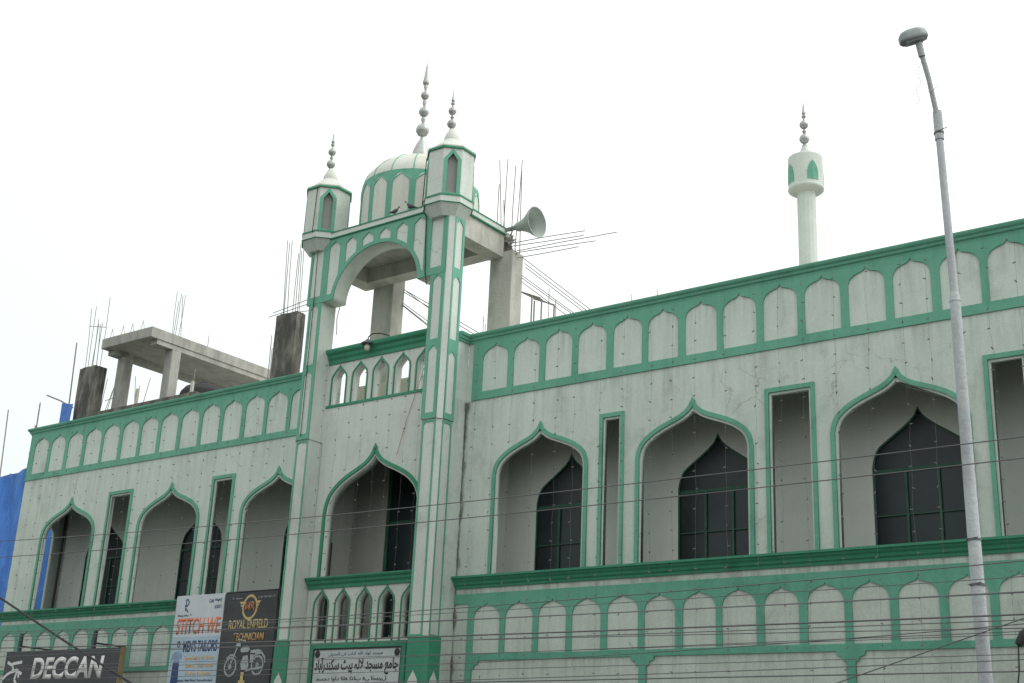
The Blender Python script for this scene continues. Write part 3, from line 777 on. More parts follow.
MB().tube([(3.35, .99, 13.40), (3.95, .99, 13.43)], .028, 8).tube([(3.80, .99, 13.42), (3.72, .97, 13.20)], .018, 6).tube([(3.40, .99, 13.38), (3.40, .99, 13.50)], .03, 8).build('bracket', 'lamp', sp)

# bulb lamp on the balcony cornice
bl = empty('balcony_lamp', (1.76, -.50, 10.74), 'bare bulb under a small shade hanging from the gate balcony ledge', 'lamp')
MB().tube([(1.78, -.52, 10.70), (1.72, -.54, 10.78), (1.5, -.58, 10.86), (1.30, -.62, 10.87), (1.20, -.63, 10.82), (1.18, -.63, 10.74)], .013, 6).build('bracket', 'black', bl)
MB().lathe([(.03, 10.76), (.05, 10.73), (.14, 10.665), (.145, 10.65), (.135, 10.65), (.04, 10.70)], (1.18, -.63, 0), 24).build('lamp_shade', 'cablegrey', bl, True)
MB().lathe([(.0, 10.49), (.04, 10.505), (.065, 10.55), (.06, 10.60), (.03, 10.65), (.03, 10.69)], (1.18, -.63, 0), 20).build('bulb', 'bulb', bl, True)

# pigeons
def pigeon(name, loc, rz, label, s=1.0):
    e = empty(name, loc, label, 'pigeon', 'pigeons on the gate')
    mt = Matrix.Translation(loc) @ Matrix.Rotation(rz, 4, 'Z') @ Matrix.Scale(s, 4)
    spine = [(-.19, .075, .012, .006), (-.13, .082, .03, .012), (-.08, .09, .045, .035), (-.02, .105, .062, .058), (.04, .118, .062, .066), (.085, .14, .050, .058), (.105, .17, .035, .040), (.115, .20, .030, .032), (.125, .225, .031, .032), (.145, .24, .026, .026), (.162, .238, .010, .010)]
    t = bmesh.new(); rings = []
    for x, z, ry, rz_ in spine:
        rings.append([t.verts.new((x + (.012 * math.sin(a) if x > .07 else 0), ry * math.cos(a), z + rz_ * math.sin(a))) for a in [2 * math.pi * k / 12 for k in range(12)]])
    for a, b_ in zip(rings, rings[1:]):
        for k in range(12): t.faces.new((a[k], a[(k + 1) % 12], b_[(k + 1) % 12], b_[k]))
    t.faces.new(rings[0]); t.faces.new(rings[-1])
    bmesh.ops.recalc_face_normals(t, faces=t.faces[:])
    for v in t.verts: v.co = mt @ v.co
    MB().add(t).build('body', 'pigeon', e, True)
    b_ = MB().lathe([(.009, 0), (.006, .02), (.001, .034)], seg=8, xf=mt @ Matrix.Translation((.160, 0, .236)) @ Matrix.Rotation(R(100), 4, 'Y'))
    b_.build('beak', 'beak', e, True)
    for sy in (-1, 1):
        f = [(.01, sy * .025, .06), (.012, sy * .027, .03), (.0, sy * .027, .004)]
        MB().tube([mt @ Vector(p) for p in f], .006 * s, 6).tube([mt @ Vector((-.015, sy * .027, .004)), mt @ Vector((.03, sy * .027, .004))], .005 * s, 5).build('leg', 'beak', e)
    return e
pigeon('pigeon', (2.36, -.86, 13.489), R(205), 'grey pigeon standing alone on the gate ledge before the dome, nearest the right turret', .85)
pigeon('pigeon', (1.88, -.86, 13.489), R(20), 'crouching grey pigeon on the gate ledge, further from the right turret', .75)
pigeon('pigeon', (-1.0, -.68, 13.524), R(110), 'small dark pigeon on the outer rim of the left turret', .8)
pigeon('pigeon', (2.745, -.80, 13.526), R(100), 'dark pigeon tucked against the side of the right turret', .7)

# ------------------------------------------------------------------ name plaque over the entrance
pq = empty('name_plaque', (1.43, -.46, 3.3), 'grey stone name plaque with black Urdu script in a green frame', 'plaque')
px0, px1 = .12, 2.76
MB().mesh(flat_mesh(rect(px0, px1, 2.75, 4.275), [rect(px0 + .10, px1 - .10, 2.85, 4.165)], .06, facing_front(BY - .062))).build('frame', 'greend', pq)
MB().box(px0 + .102, px1 - .102, BY - .04, BY - .003, 2.852, 4.163).build('slab', 'plaque', pq)
MB().mesh(flat_mesh(rect(px0 + .101, px1 - .101, 2.851, 4.164), [rect(px0 + .135, px1 - .135, 2.885, 4.13)], .008, facing_front(BY - .05))).build('border_line', 'script', pq)
py = BY - .042
MAIN = '\uFE8E\uFE91\uFE81 \uFEAA\uFEE8\uFB91\uFEB3 \uFB67\uFBFF\uFB58 \uFBA7\uFEDF\uFEFB \uFEAA\uFEA0\uFEB4\uFEE3 \uFECA\uFEE3\uFE8E\uFE9F'
MAIN = '\uFEA9\uFE8E\uFE91\uFE81\uFEAD\uFEAA\uFEE8\uFB91\uFEB3 \uFB67\uFBFF\uFB58 \uFBA7\uFEDF\uFEFB \uFEAA\uFEA0\uFEB4\uFEE3 \uFECA\uFEE3\uFE8E\uFE9F'
lettering(MAIN, px0 + .17, px1 - .17, 3.625, 3.985, py, 'script', pq, .022)
T2 = '\uFEDE\uFEF4\uFE91\uFEB4\uFEDF\uFE8D \uFEF0\uFED3 \uFE8F\uFE8E\uFE98\uFB90 \uFEEA\uFEE0\uFEDF\uFE8D \uFEA9\uFE8E\uFEED\uFE8D \uFEAA\uFEA0\uFEB4\uFEE3'
lettering(T2, px0 + .55, px1 - .60, 4.0, 4.085, py, 'scriptblue', pq, .004)
lettering(T2[::-1].replace('\uFEAA', '\uFEA9'), px0 + .25, px1 - .45, 3.50, 3.60, py, 'script', pq, .004)
lettering(T2 + ' ' + T2[:9], px0 + .2, px1 - .22, 3.38, 3.47, py, 'scriptblue', pq, .004)
lettering(T2[4:] + ' ' + T2[:16], px0 + .2, px1 - .22, 3.20, 3.29, py, 'script', pq, .004)
for x in (px0 + .225, px1 - .225):
    rosette = MB().lathe([(.075, 0), (.07, .006), (.05, .010), (.045, .004), (.025, .012), (0, .012)], seg=24, xf=Matrix.Translation((x, py, 4.05)) @ Matrix.Rotation(R(90), 4, 'X'))
    rosette.build('rosette', 'script', pq)

# ------------------------------------------------------------------ shop signs
ds = empty('shop_sign', (-7.7, -.9, 3.0), 'black shop signboard with big white slanted capitals before the left wing', 'shop sign')
sy = -1.0
MB().box(-10.02, -5.46, sy, sy + .12, 2.95, 4.285, .006).build('board', 'signblack', ds)
MB().box(-5.458, -5.43, sy - .012, sy + .13, 2.95, 4.30, .004).build('side_board', 'signwood', ds)
lettering('DECCAN', -8.85, -6.03, 3.60, 4.115, sy - .001, 'signwhite', ds, .035, .12)
def strokes(parent, segs, y, mat, name, w=.05):
    t = MB()
    for k, pts in enumerate(segs):
        yy = y - .0025 * (k % 3)
        for a, b_ in zip(pts, pts[1:]):
            a, b_ = Vector(a), Vector(b_); d = (b_ - a).normalized(); n = Vector((-d.y, d.x)) * w
            a2, b2 = a - d * w * .5, b_ + d * w * .5
            t.mesh(flat_mesh([tuple(a2 - n), tuple(b2 - n), tuple(b2 + n), tuple(a2 + n)], [], .003, facing_front(yy - .003)))
            yy -= .0007
    return t.build(name, mat, parent)
strokes(ds, [[(-9.88, 4.02), (-9.72, 3.96), (-9.62, 3.99), (-9.30, 4.02)], [(-9.68, 3.97), (-9.60, 3.82), (-9.86, 3.72), (-10.0, 3.62)], [(-9.62, 3.79), (-9.46, 3.83), (-9.24, 3.74)],
             [(-9.44, 3.82), (-9.50, 3.60), (-9.40, 3.50)], [(-9.36, 3.78), (-9.34, 3.66)]], sy - .002, 'signwhite', 'logo', .035)
for x in (-9.62, -6.62): MB().box(x - .045, x + .045, sy + .05, sy + .12, 2.9, 4.72, .005).build('post', 'signblack', ds)
for x in (-9.62, -6.62): MB().box(x - .02, x + .02, sy + .122, -.03, 4.40, 4.44).build('strut', 'signblack', ds)

# tailor's banner
bn = empty('tailor_banner', (-3.7, -.25, 3.0), "pale tailor's banner with orange letters and a trousered figure, half behind the black banner", 'banner')
by = -.26
MB().box(-4.60, -2.60, by, by + .012, 2.9, 5.485).build('sheet', 'bwhite', bn)
MB().box(-4.598, -2.62, by - .0025, by - .0005, 2.92, 4.56).build('blue_field', 'bblue', bn)
MB().tube([(-4.62, by + .03, 2.5), (-4.62, by + .03, 5.5)], .02, 6).tube([(-4.62, by + .03, 5.49), (-2.6, by + .03, 5.49)], .02, 6).build('frame', 'steel', bn)
lettering('STITCH WE', -4.50, -3.00, 4.62, 4.98, by - .001, 'borange', bn, .022, .06)
lettering("MEN'S TAILORS", -4.19, -3.02, 4.22, 4.48, by - .004, 'bnavy', bn, .018)
lettering('Call: 99497', -3.48, -3.04, 5.31, 5.39, by - .001, 'bnavy', bn, .01)
lettering('63071', -3.26, -3.04, 5.17, 5.25, by - .001, 'bnavy', bn, .01)
lettering('Shop No. 9', -4.50, -4.02, 5.01, 5.07, by - .001, 'bdark', bn, .01)
lettering('Specialist in Suits', -4.10, -3.06, 4.02, 4.13, by - .004, 'byellow', bn, .008)
lettering('Safari, Sherwani', -4.05, -3.08, 3.86, 3.96, by - .004, 'byellow', bn, .008)
lettering('Kurta Pyjama', -4.00, -3.14, 3.68, 3.79, by - .004, 'byellow', bn, .008)
lettering('Lalapet, Main Road, Secunderabad', -4.30, -3.08, 3.55, 3.62, by - .004, 'bdark', bn, .006)
strokes(bn, [[(-4.27, 5.40), (-4.19, 5.41), (-4.14, 5.34), (-4.19, 5.26), (-4.27, 5.27)], [(-4.24, 5.40), (-4.24, 5.16)], [(-4.22, 5.20), (-4.15, 5.13)]], by - .001, 'bnavy', 'needle_logo', .014)
t = MB()
for poly, in [([(-4.54, 4.18), (-4.41, 4.24), (-4.31, 4.24), (-4.21, 4.17), (-4.22, 4.06), (-4.29, 4.08), (-4.29, 3.96), (-4.47, 3.96), (-4.46, 4.08), (-4.56, 4.03)],)]:
    t.mesh(flat_mesh(poly, [], .002, facing_front(by - .0065)))
t.build('printed_shirt', 'bshirt', bn)
MB().mesh(flat_mesh([(-4.48, 3.98), (-4.28, 3.98), (-4.26, 3.65), (-4.28, 2.98), (-4.37, 2.98), (-4.375, 3.72), (-4.44, 2.98), (-4.54, 2.98), (-4.50, 3.65)], [], .002, facing_front(by - .009))).build('printed_trousers', 'bnavy', bn)
MB().mesh(flat_mesh([(-4.35 + .055 * math.cos(a), 4.40 + .075 * math.sin(a)) for a in [k * math.pi / 8 for k in range(16)]], [[(-4.35 + .03 * math.cos(a), 4.39 + .045 * math.sin(a)) for a in [k * math.pi / 8 for k in range(16)]]], .002, facing_front(by - .0065))).build('printed_head', 'bdark', bn)

# motorcycle workshop banner
rb_ = empty('workshop_banner', (-2.0, -.35, 3.0), 'black banner with gold winged emblem, gold lettering and a printed grey motorcycle', 'banner')
by = -.32
bx0, bx1 = -2.88, -1.17
MB().box(bx0, bx1, by, by + .014, 2.9, 5.47).build('sheet', 'bblack', rb_)
MB().tube([(bx1 + .03, by + .03, 2.5), (bx1 + .03, by + .03, 5.55)], .028, 6).tube([(bx0, by + .04, 5.49), (bx1 + .03, by + .04, 5.49)], .022, 6).build('frame', 'black', rb_)
lettering('ROYAL ENFIELD', -2.66, -1.40, 4.66, 4.87, by - .001, 'bgold', rb_, .032)
lettering('TECHNICIAN', -2.46, -1.52, 4.41, 4.57, by - .001, 'bred', rb_, .012)
lettering('TECHNICIAN', -2.45, -1.50, 4.415, 4.58, by - .006, 'bgold', rb_, -.006)
lettering('K. Sravan', -2.62, -2.30, 5.33, 5.37, by - .001, 'bgrey', rb_, .008)
lettering('Cell: 96768 37', -1.78, -1.24, 5.32, 5.37, by - .001, 'bgrey', rb_, .008)
ecx, ecz = -2.03, 5.14
circ = lambda r, a0=0, n=28: [(ecx + r * math.cos(2 * math.pi * k / n), ecz + r * 1.12 * math.sin(2 * math.pi * k / n)) for k in range(n)]
t = MB().mesh(flat_mesh(circ(.25), [circ(.20)], .003, facing_front(by - .003)))
for sgn in (-1, 1):
    for j, (z, l) in enumerate(((.10, .36), (.03, .32), (-.04, .27))):
        z += ecz
        t.mesh(flat_mesh([(ecx + sgn * (.205 + .0), z - .022), (ecx + sgn * (l - .05), z - .022), (ecx + sgn * (l + .0), z + .03), (ecx + sgn * .20, z + .03)], [], .003, facing_front(by - .0065)))
t.build('emblem', 'bgold', rb_)
lettering('MR', ecx - .165, ecx + .175, ecz - .075, ecz + .12, by - .004, 'bred', rb_, .02)
# printed motorcycle: wheels, tank, engine, seat, fork, all as flat print
cx, cz, k = -2.03, 4.02, 1.0
def wheel(x, z, r):
    o = [(x + r * math.cos(a), z + r * 1.08 * math.sin(a)) for a in [i * math.pi / 12 for i in range(24)]]
    i_ = [(x + r * .80 * math.cos(a), z + r * .80 * 1.08 * math.sin(a)) for a in [i * math.pi / 12 for i in range(24)]]
    return flat_mesh(o, [i_], .002, facing_front(by - .002))
t = MB()
wx0, wx1, wz = -2.44, -1.60, 3.86
t.mesh(wheel(wx0, wz, .20)).mesh(wheel(wx1, wz + .02, .20))
for wx, wzz in ((wx0, wz), (wx1, wz + .02)):
    t.mesh(flat_mesh([(wx + .05 * math.cos(a), wzz + .055 * math.sin(a)) for a in [i * math.pi / 6 for i in range(12)]], [], .002, facing_front(by - .0045)))
    for a in range(6):
        c, s_ = math.cos(a * math.pi / 6), math.sin(a * math.pi / 6)
        t.mesh(flat_mesh([(wx - .16 * c - .003 * s_, wzz - .17 * s_ + .003 * c), (wx + .16 * c - .003 * s_, wzz + .17 * s_ + .003 * c), (wx + .16 * c + .003 * s_, wzz + .17 * s_ - .003 * c), (wx - .16 * c + .003 * s_, wzz - .17 * s_ - .003 * c)], [], .0015, facing_front(by - .006 - .0003 * a)))
for poly in ([(-2.16, 4.22), (-2.08, 4.30), (-1.94, 4.30), (-1.86, 4.22), (-1.92, 4.16), (-2.12, 4.16)],        # tank
             [(-1.84, 4.20), (-1.62, 4.22), (-1.50, 4.19), (-1.56, 4.14), (-1.84, 4.14)],                      # seat
             [(-2.05, 4.08), (-1.92, 4.10), (-1.88, 3.98), (-1.86, 3.84), (-1.96, 3.77), (-2.08, 3.80), (-2.12, 3.92)],  # engine
             [(-1.84, 4.11), (-1.74, 4.11), (-1.74, 3.93), (-1.83, 3.93)],                                     # side cover
             [(-2.33, 4.32), (-2.24, 4.40), (-2.17, 4.38), (-2.17, 4.28), (-2.26, 4.26)],                      # headlamp
             [(-2.28, 4.28), (-2.24, 4.28), (-2.42, 3.86), (-2.47, 3.86)],                                     # fork
             [(-2.27, 4.46), (-2.02, 4.42), (-2.02, 4.39), (-2.27, 4.42)],                                     # handlebar
             [(-1.95, 3.80), (-1.42, 3.86), (-1.40, 3.82), (-1.94, 3.75)],                                     # exhaust
             [(-1.78, 4.02), (-1.66, 4.10), (-1.50, 4.12), (-1.40, 4.02), (-1.37, 3.92), (-1.345, 3.92), (-1.37, 4.06), (-1.48, 4.165), (-1.68, 4.14)],  # mudguard
             [(-2.24, 4.02), (-2.34, 4.09), (-2.46, 4.09), (-2.58, 4.02), (-2.59, 4.05), (-2.47, 4.13), (-2.33, 4.125)]):
    t.mesh(flat_mesh(poly, [], .002, facing_front(by - .009)))
t.build('printed_motorcycle', 'bgrey', rb_)
MB().mesh(flat_mesh([(-2.07, 3.74), (-1.98, 3.74), (-1.98, 3.56), (-1.91, 3.56), (-2.02, 3.36), (-2.14, 3.56), (-2.07, 3.56)], [], .002, facing_front(by - .012))).build('printed_arrow', 'bgold', rb_)

def wrinkle(root, f):
    for o in root.children:
        bmx = bmesh.new(); bmx.from_mesh(o.data)
        if o.name.split('.')[0] in ('sheet', 'blue_field'):
            for _ in range(4):
                bmesh.ops.subdivide_edges(bmx, edges=[k for k in bmx.edges if k.calc_length() > .16], cuts=1, use_grid_fill=True)
        for v in bmx.verts: v.co.y += f(v.co.x, v.co.z)
        bmx.to_mesh(o.data); bmx.free()
def sag(x, z): return .010 * math.sin(2.3 * z + 1.7 * x) + .007 * math.sin(5.1 * x - 2.2 * z) + .004 * math.sin(9 * z + 4 * x)
for o in (bn, rb_): wrinkle(o, sag)

# ------------------------------------------------------------------ street lamp
sl = empty('street_lamp', (16.13, -7.5, -.1), 'tall grey tapering street lamp with a leaning arm standing before the right wing', 'street lamp')
PX, PY = 16.14, -7.5
MB().tube([(PX, PY, -.1), (PX - .025, PY, 3.6), (PX - .045, PY, 6.55)], .073, 20, r1=.052).build('pole', 'steel', sl, True)
MB().tube([(PX - .045, PY, 6.552), (PX - .085, PY, 8.42)], .042, 18, r1=.039).tube([(PX - .045, PY, 6.50), (PX - .046, PY, 6.60)], .057, 20, r1=.045).build('upper_pole', 'steel', sl, True)
MB().tube([(PX - .083, PY, 8.36), (PX - .088, PY, 8.70)], .049, 18).build('sleeve', 'steel', sl)
MB().tube([(PX - .085, PY, 8.60), (16.035, -7.64, 9.02), (15.995, -7.75, 9.38)], .029, 12).tube([(16.006, -7.735, 9.28), (15.992, -7.765, 9.43)], .038, 12).build('arm', 'steel', sl, True)
t = MB()
for z, r in ((8.44, .050), (4.05, .0655), (3.62, .0675)):
    t.lathe([(r - .01, z - .010), (r + .004, z - .010), (r + .004, z + .010), (r - .01, z + .010)], (PX - .025 - (z - 3.6) * .0125, PY, 0), 18)
    t.tube([(PX - .10, PY - .05, z), (PX + .03, PY - .07, z + .012)], .005, 5)
t.build('clamp', 'cablegrey', sl)
hm = Matrix.Translation((15.965, -7.80, 9.485)) @ Matrix.Rotation(R(205), 4, 'Z') @ Matrix.Rotation(R(14), 4, 'Y') @ Matrix.Scale(.80, 4)
def headshape(scale, zlo, zhi):
    t = bmesh.new(); rings = []
    secs = [(-.17, .045, .35), (-.15, .075, .75), (-.05, .105, 1.0), (.08, .108, 1.0), (.17, .09, .8), (.21, .05, .45)]
    for x, w, h in secs:
        rings.append([t.verts.new((x * scale, w * scale * math.copysign(abs(math.cos(a)) ** .6, math.cos(a)), (zhi if math.sin(a) > 0 else zlo) * h * abs(math.sin(a)) ** .7)) for a in [2 * math.pi * k / 16 for k in range(16)]])
    for a, b_ in zip(rings, rings[1:]):
        for k in range(16): t.faces.new((a[k], a[(k + 1) % 16], b_[(k + 1) % 16], b_[k]))
    t.faces.new(rings[0]); t.faces.new(rings[-1]); bmesh.ops.recalc_face_normals(t, faces=t.faces[:])
    for v in t.verts: v.co = hm @ v.co
    return t
MB().add(headshape(1.0, -.06, .14)).build('lamp_head', 'lamp', sl, True)
t = MB().box(-.10, .14, -.07, .07, -.058, -.048, .004)
for v in t.bm.verts: v.co = hm @ v.co
t.build('lens', 'lens', sl)
MB().tube([(16.0, -7.74, 9.22), (15.95, -7.74, 9.10), (15.97, -7.72, 8.98), (15.90, -7.68, 8.93), (15.93, -7.68, 8.80), (15.88, -7.66, 8.74)], .0028, 5).tube([(16.0, -7.66, 8.90), (16.05, -7.66, 8.86), (16.12, -7.66, 8.92)], .0028, 5).build('loose_wire', 'cablegrey', sl)

# ------------------------------------------------------------------ overhead cables
def cable(name, q, x0, x1, y, r, label, mat='cablegrey', grp=None):
    a, b_, c = q; n = 26
    pts = [(x0 + (x1 - x0) * i / n, y, a * (x0 + (x1 - x0) * i / n) ** 2 + b_ * (x0 + (x1 - x0) * i / n) + c) for i in range(n + 1)]
    return tag(MB().tube(pts, r * .72, 6).build(name, mat), label, 'cable', grp)
CY = -7.66
cable('overhead_cable', (.00149, -.03896, 5.19677), -6, 24, CY, .0085, 'upper of the two thin cables crossing the arched windows', grp='cables over the windows')
cable('overhead_cable', (.00111, -.02851, 4.92301), -6, 24, CY, .0085, 'lower of the two thin cables crossing the arched windows', grp='cables over the windows')
LOWC = [(.00148, -.01751, 3.67507, .0085), (.00079, -.01256, 3.63817, .006), (.0006, -.01508, 3.59101, .010), (.00022, -.00524, 3.52283, .0055), (.00052, -.01507, 3.41349, .013), (.00046, -.01326, 3.34828, .007),
        (-.00068, .00625, 3.2621, .007), (.00284, -.0406, 3.10904, .007), (.00082, -.00496, 2.76182, .007), (-.00005, .00638, 2.70815, .010), (.0002, .0040, 3.03, .006), (.0003, -.002, 2.90, .006), (.0004, -.006, 3.12, .005),
        (-.0001, .003, 2.62, .006)]
for i, (a, b_, c, r) in enumerate(LOWC):
    cable('street_cable', (a, b_, c), -6, 24, CY - .012 * (i % 4), r, 'thin telephone cable in the bundle strung low across the storey band', grp='low street cables')
cable('rising_cable', (0, .30483, -1.78662), 13.6, 22, CY - .05, .008, 'single cable slanting up to the right behind the lamp pole foot')
tag(MB().tube([(-9.0, -3.0, 5.80), (-7.5, -3, 5.235), (-4.93, -3, 4.245), (-1.99, -3, 3.16), (.5, -3, 2.3)], .026, 8).build('thick_cable', 'black'), 'thick black cable slanting down across the black shop signboard', 'cable')
jn = empty('cable_joint', (16.6, CY, 3.1), 'black cable joint with a hanging loop at the right edge', 'cable joint')
MB().lathe([(.02, 0), (.055, .03), (.055, .17), (.03, .21), (.012, .24)], seg=14, xf=Matrix.Translation((16.50, CY - .04, 3.02)) @ Matrix.Rotation(R(28), 4, 'Y') @ Matrix.Scale(.75, 4)).build('sleeve', 'black', jn, True)
MB().tube([(16.50, CY - .04, 3.03), (16.49, CY - .04, 2.8), (16.43, CY - .04, 2.5), (16.42, CY - .04, 2.1)], .007, 6).build('drop_wire', 'black', jn)
MB().tube([(16.58, CY - .04, 3.2), (16.62, CY - .04, 3.5)], .01, 6).build('hanger', 'black', jn)
def sagging(a, b_, sag, n=20): return [tuple(p + (q - p) * i / n - (sag * 4 * (i / n) * (1 - i / n) if j == 2 else 0) for j, (p, q) in enumerate(zip(a, b_))) for i in range(n + 1)]
tag(MB().tube(sagging((7.28, 8.86, 18.0), (4.2, 1.0, 13.55), .55), .0028, 5).build('mast_wire', 'cablegrey'), 'faint wire sagging from the minaret finial to the loudspeaker', 'wire')
tag(MB().tube(sagging((7.40, 8.9, 18.0), (16.06, -7.5, 8.46), .35), .0020, 5).build('mast_wire', 'cablegrey'), 'faint wire running from the minaret finial to the street lamp', 'wire')
# conductors running down the gate
tag(MB().tube([(-.36, -1.13, 14.66), (-.36, -1.16, 13.50), (-.36, -.92, 13.26), (-.37, -.885, 11.8), (-.38, -.87, 8.7)], .009, 6).build('down_conductor', 'black'), 'thin black conductor wire hanging down the left gate turret and column', 'wire')
tag(MB().tube([(2.71, -.84, 14.66), (2.69, -.85, 13.5), (2.86, -.885, 13.20), (2.93, -.88, 11.9), (3.0, -.88, 11.6)], .011, 6).build('down_conductor', 'black'), 'thin black conductor wire hanging down the right gate turret', 'wire')
tag(MB().tube([(.02, -.43, 11.82), (.0, -.47, 11.5), (.07, -.5, 11.1)], .009, 6).build('loose_wire', 'black'), 'short loose wire dangling under the left foot of the gate arch', 'wire')
tag(MB().tube([(2.86, -.45, 10.3), (2.6, -.46, 9.55), (2.35, -.45, 8.9), (2.12, -.45, 8.1)], .0055, 6).build('loose_wire', 'bred'), 'red brown wire hanging slantwise on the gate wall above the arch', 'wire')

# fairy light strings down the facade
def light_string(x, y, z0, z1, label, grp, j=0):
    t = MB(); pts = []; z = z0; i = 0
    n = max(6, int((z0 - z1) / .34))
    for i in range(n + 1):
        zz = z0 + (z1 - z0) * i / n
        pts.append((x + random.uniform(-.018, .018), y + random.uniform(-.01, .01), zz))
    t.tube(pts, .0019, 4, 0)
    for p in pts[1:]:
        if random.random() < .12: continue
        d = Vector((random.uniform(-1, 1), random.uniform(-.6, 0), random.uniform(-.5, .3))).normalized()
        a = Vector(p)
        t.tube([a, a + d * .05], .0125, 6, 1, r1=.007)
    return tag(t.build('light_string', ['fairywire', 'fairy']), label, 'fairy lights', grp)
x = 3.95
while x < 15.6:
    light_string(x, -.19, 10.55, 2.9, 'string of tiny unlit fairy lights hanging down the right wing', 'fairy lights on the right wing')
    x += random.uniform(.42, .62)
x = -11.8
while x < -.9:
    light_string(x, -.19, 10.48, 4.0, 'string of tiny unlit fairy lights hanging down the left wing', 'fairy lights on the left wing')
    x += random.uniform(.40, .58)
x = .0
while x < 3.0:
    light_string(x, -.62, 10.70, 4.35, 'string of tiny unlit fairy lights hanging in the gate bay', 'fairy lights in the gate bay')
    x += random.uniform(.36, .5)

# ------------------------------------------------------------------ tarpaulins on the neighbouring site
def sheet(name, x0, x1, z0, z1, y, amp, label, nx=40, nz=40, slope=0.0):
    t = bmesh.new(); vs = []
    for j in range(nz + 1):
        row = []
        for i in range(nx + 1):
            u, v = i / nx, j / nz
            xx = x0 + (x1 - x0) * u; zz = z0 + (z1 - z0) * v + slope * u * v
            yy = y + amp * (math.sin(xx * 1.9 + .6 * math.sin(zz * .8)) * .5 + .35 * math.sin(zz * 1.3 + xx * .7) + .25 * math.sin(xx * 4.3 + zz * 2.1) + .12 * math.sin(7 * xx - 3 * zz))
            row.append(t.verts.new((xx, yy, zz + (.05 * math.sin(xx * 5) if j == nz else 0))))
        vs.append(row)
    for j in range(nz):
        for i in range(nx): t.faces.new((vs[j][i], vs[j][i + 1], vs[j + 1][i + 1], vs[j + 1][i]))
    return tag(MB().add(t).build(name, 'tarp', None, True), label, 'tarpaulin')
sheet('tarpaulin', -24, -12.3, -.1, 10.12, 1.6, .26, 'large blue tarpaulin draped beside the left end of the mosque', slope=-.12)
sheet('tarpaulin', -12.22, -11.62, 9.9, 11.50, .80, .05, 'scrap of blue tarpaulin tied on the roof corner beside the blackened column', 10, 14)
def pole(name, a, b_, r, label): tag(MB().tube([a, tuple((p + q) / 2 + .02 for p, q in zip(a, b_)), b_], r, 6).build(name, 'rebar'), label, 'pole', 'sticks at the left end')
pole('stick', (-11.9, .86, 9.3), (-12.09, .9, 13.4), .022, 'tall crooked stick beside the small blue tarpaulin scrap')
pole('stick', (-13.1, .86, 11.93), (-11.72, .86, 11.36), .024, 'short slanting stick holding the small blue tarpaulin scrap')
pole('stick', (-15.1, 1.3, 3.0), (-15.08, .9, 11.77), .020, 'thin leaning stick at the far left edge, in front of the large blue tarpaulin')
pole('stick', (-13.9, 1.2, 6.0), (-13.45, .9, 11.76), .022, 'taller of two leaning sticks by the left parapet end')
pole('stick', (-13.75, 1.1, 6.0), (-13.50, .9, 11.07), .020, 'shorter of two leaning sticks by the left parapet end')

# ------------------------------------------------------------------ camera
cam = bpy.data.cameras.new('camera'); co = bpy.data.objects.new('camera', cam); COL.objects.link(co)
yaw, pitch, roll = R(-37.464274), R(19.05387), R(2.657533)
fwd = Vector((math.sin(yaw) * math.cos(pitch), math.cos(yaw) * math.cos(pitch), math.sin(pitch)))
right = Vector((math.cos(yaw), -math.sin(yaw), 0)); upv = right.cross(fwd)
r2 = math.cos(roll) * right + math.sin(roll) * upv
u2 = -math.sin(roll) * right + math.cos(roll) * upv
co.matrix_world = Matrix(((r2.x, u2.x, -fwd.x, 20), (r2.y, u2.y, -fwd.y, -20), (r2.z, u2.z, -fwd.z, 1.6), (0, 0, 0, 1)))
cam.sensor_width = 36; cam.lens = 36 * 1293.97 / 1024; cam.clip_end = 2000; cam.clip_start = .1
S.camera = co

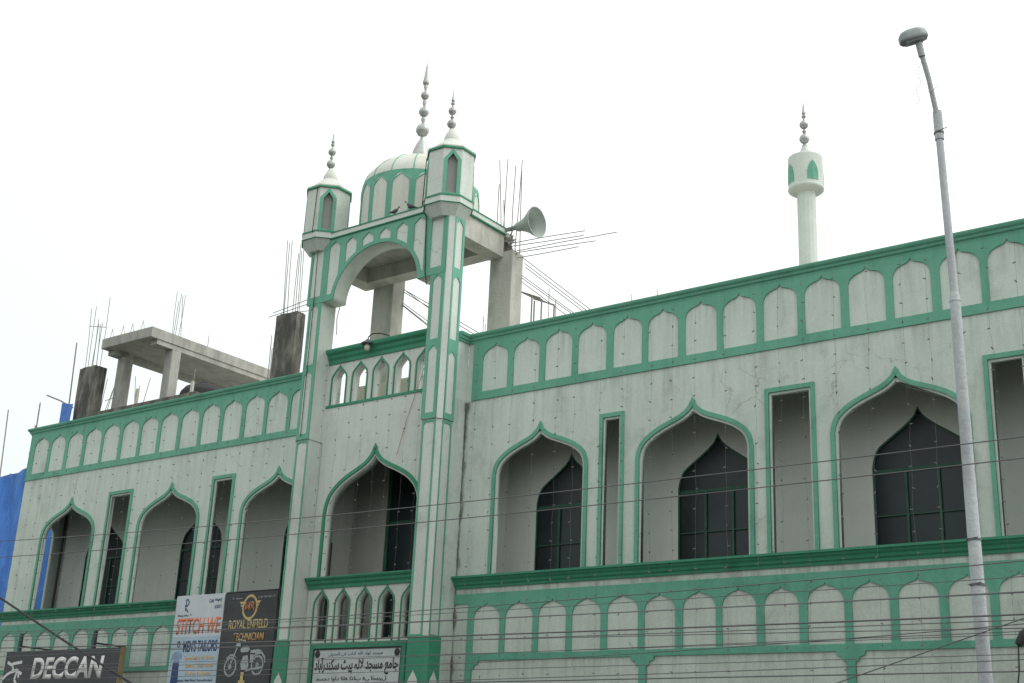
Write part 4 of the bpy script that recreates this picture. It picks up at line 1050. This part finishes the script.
# ------------------------------------------------------------------ light: white overcast, brighter behind the building
w = bpy.data.worlds.new('World'); S.world = w; w.use_nodes = True
nt = w.node_tree; nt.nodes.clear()
out = nt.nodes.new('ShaderNodeOutputWorld'); bg = nt.nodes.new('ShaderNodeBackground'); nt.links.new(bg.outputs[0], out.inputs[0])
SUN_EL, SUN_AZ = R(52), R(62)       # azimuth from +Y towards +X
sky = nt.nodes.new('ShaderNodeTexSky'); sky.sky_type = 'NISHITA'; sky.sun_disc = False
sky.sun_elevation = SUN_EL; sky.sun_rotation = SUN_AZ; sky.dust_density = 6; sky.air_density = 1.5
hs = nt.nodes.new('ShaderNodeHueSaturation'); hs.inputs['Saturation'].default_value = .12
nt.links.new(sky.outputs[0], hs.inputs['Color'])
tc = nt.nodes.new('ShaderNodeTexCoord')
nrm = nt.nodes.new('ShaderNodeVectorMath'); nrm.operation = 'NORMALIZE'; nt.links.new(tc.outputs['Generated'], nrm.inputs[0])
sd = Vector((math.sin(SUN_AZ) * math.cos(SUN_EL), math.cos(SUN_AZ) * math.cos(SUN_EL), math.sin(SUN_EL)))
dt = nt.nodes.new('ShaderNodeVectorMath'); dt.operation = 'DOT_PRODUCT'; nt.links.new(nrm.outputs[0], dt.inputs[0]); dt.inputs[1].default_value = sd
rp = nt.nodes.new('ShaderNodeValToRGB'); nt.links.new(dt.outputs['Value'], rp.inputs[0])
mr = nt.nodes.new('ShaderNodeMapRange'); nt.links.new(dt.outputs['Value'], mr.inputs[0])
mr.inputs[1].default_value = -1; mr.inputs[2].default_value = 1
nt.links.new(mr.outputs[0], rp.inputs[0])
e = rp.color_ramp.elements
e[0].position = .15; e[0].color = (.52, .585, .565, 1)
e[1].position = 1.0; e[1].color = (1.25, 1.25, 1.22, 1)
k = rp.color_ramp.elements.new(.50); k.color = (.79, .865, .84, 1)
k = rp.color_ramp.elements.new(.64); k.color = (1.0, 1.02, 1.01, 1)
mx = nt.nodes.new('ShaderNodeMix'); mx.data_type = 'RGBA'; mx.blend_type = 'ADD'; mx.inputs[0].default_value = .05
nt.links.new(rp.outputs[0], mx.inputs[6]); nt.links.new(hs.outputs[0], mx.inputs[7])
nt.links.new(mx.outputs[2], bg.inputs[0]); bg.inputs[1].default_value = 1.06
sun = bpy.data.lights.new('sun', 'SUN'); so = bpy.data.objects.new('sun', sun); COL.objects.link(so)
sun.energy = .6; sun.angle = R(25); sun.color = (1, .985, .94)
so.rotation_euler = sd.to_track_quat('Z', 'Y').to_euler()

S.view_settings.view_transform = 'Standard'; S.view_settings.look = 'None'; S.view_settings.exposure = 0; S.view_settings.gamma = 1
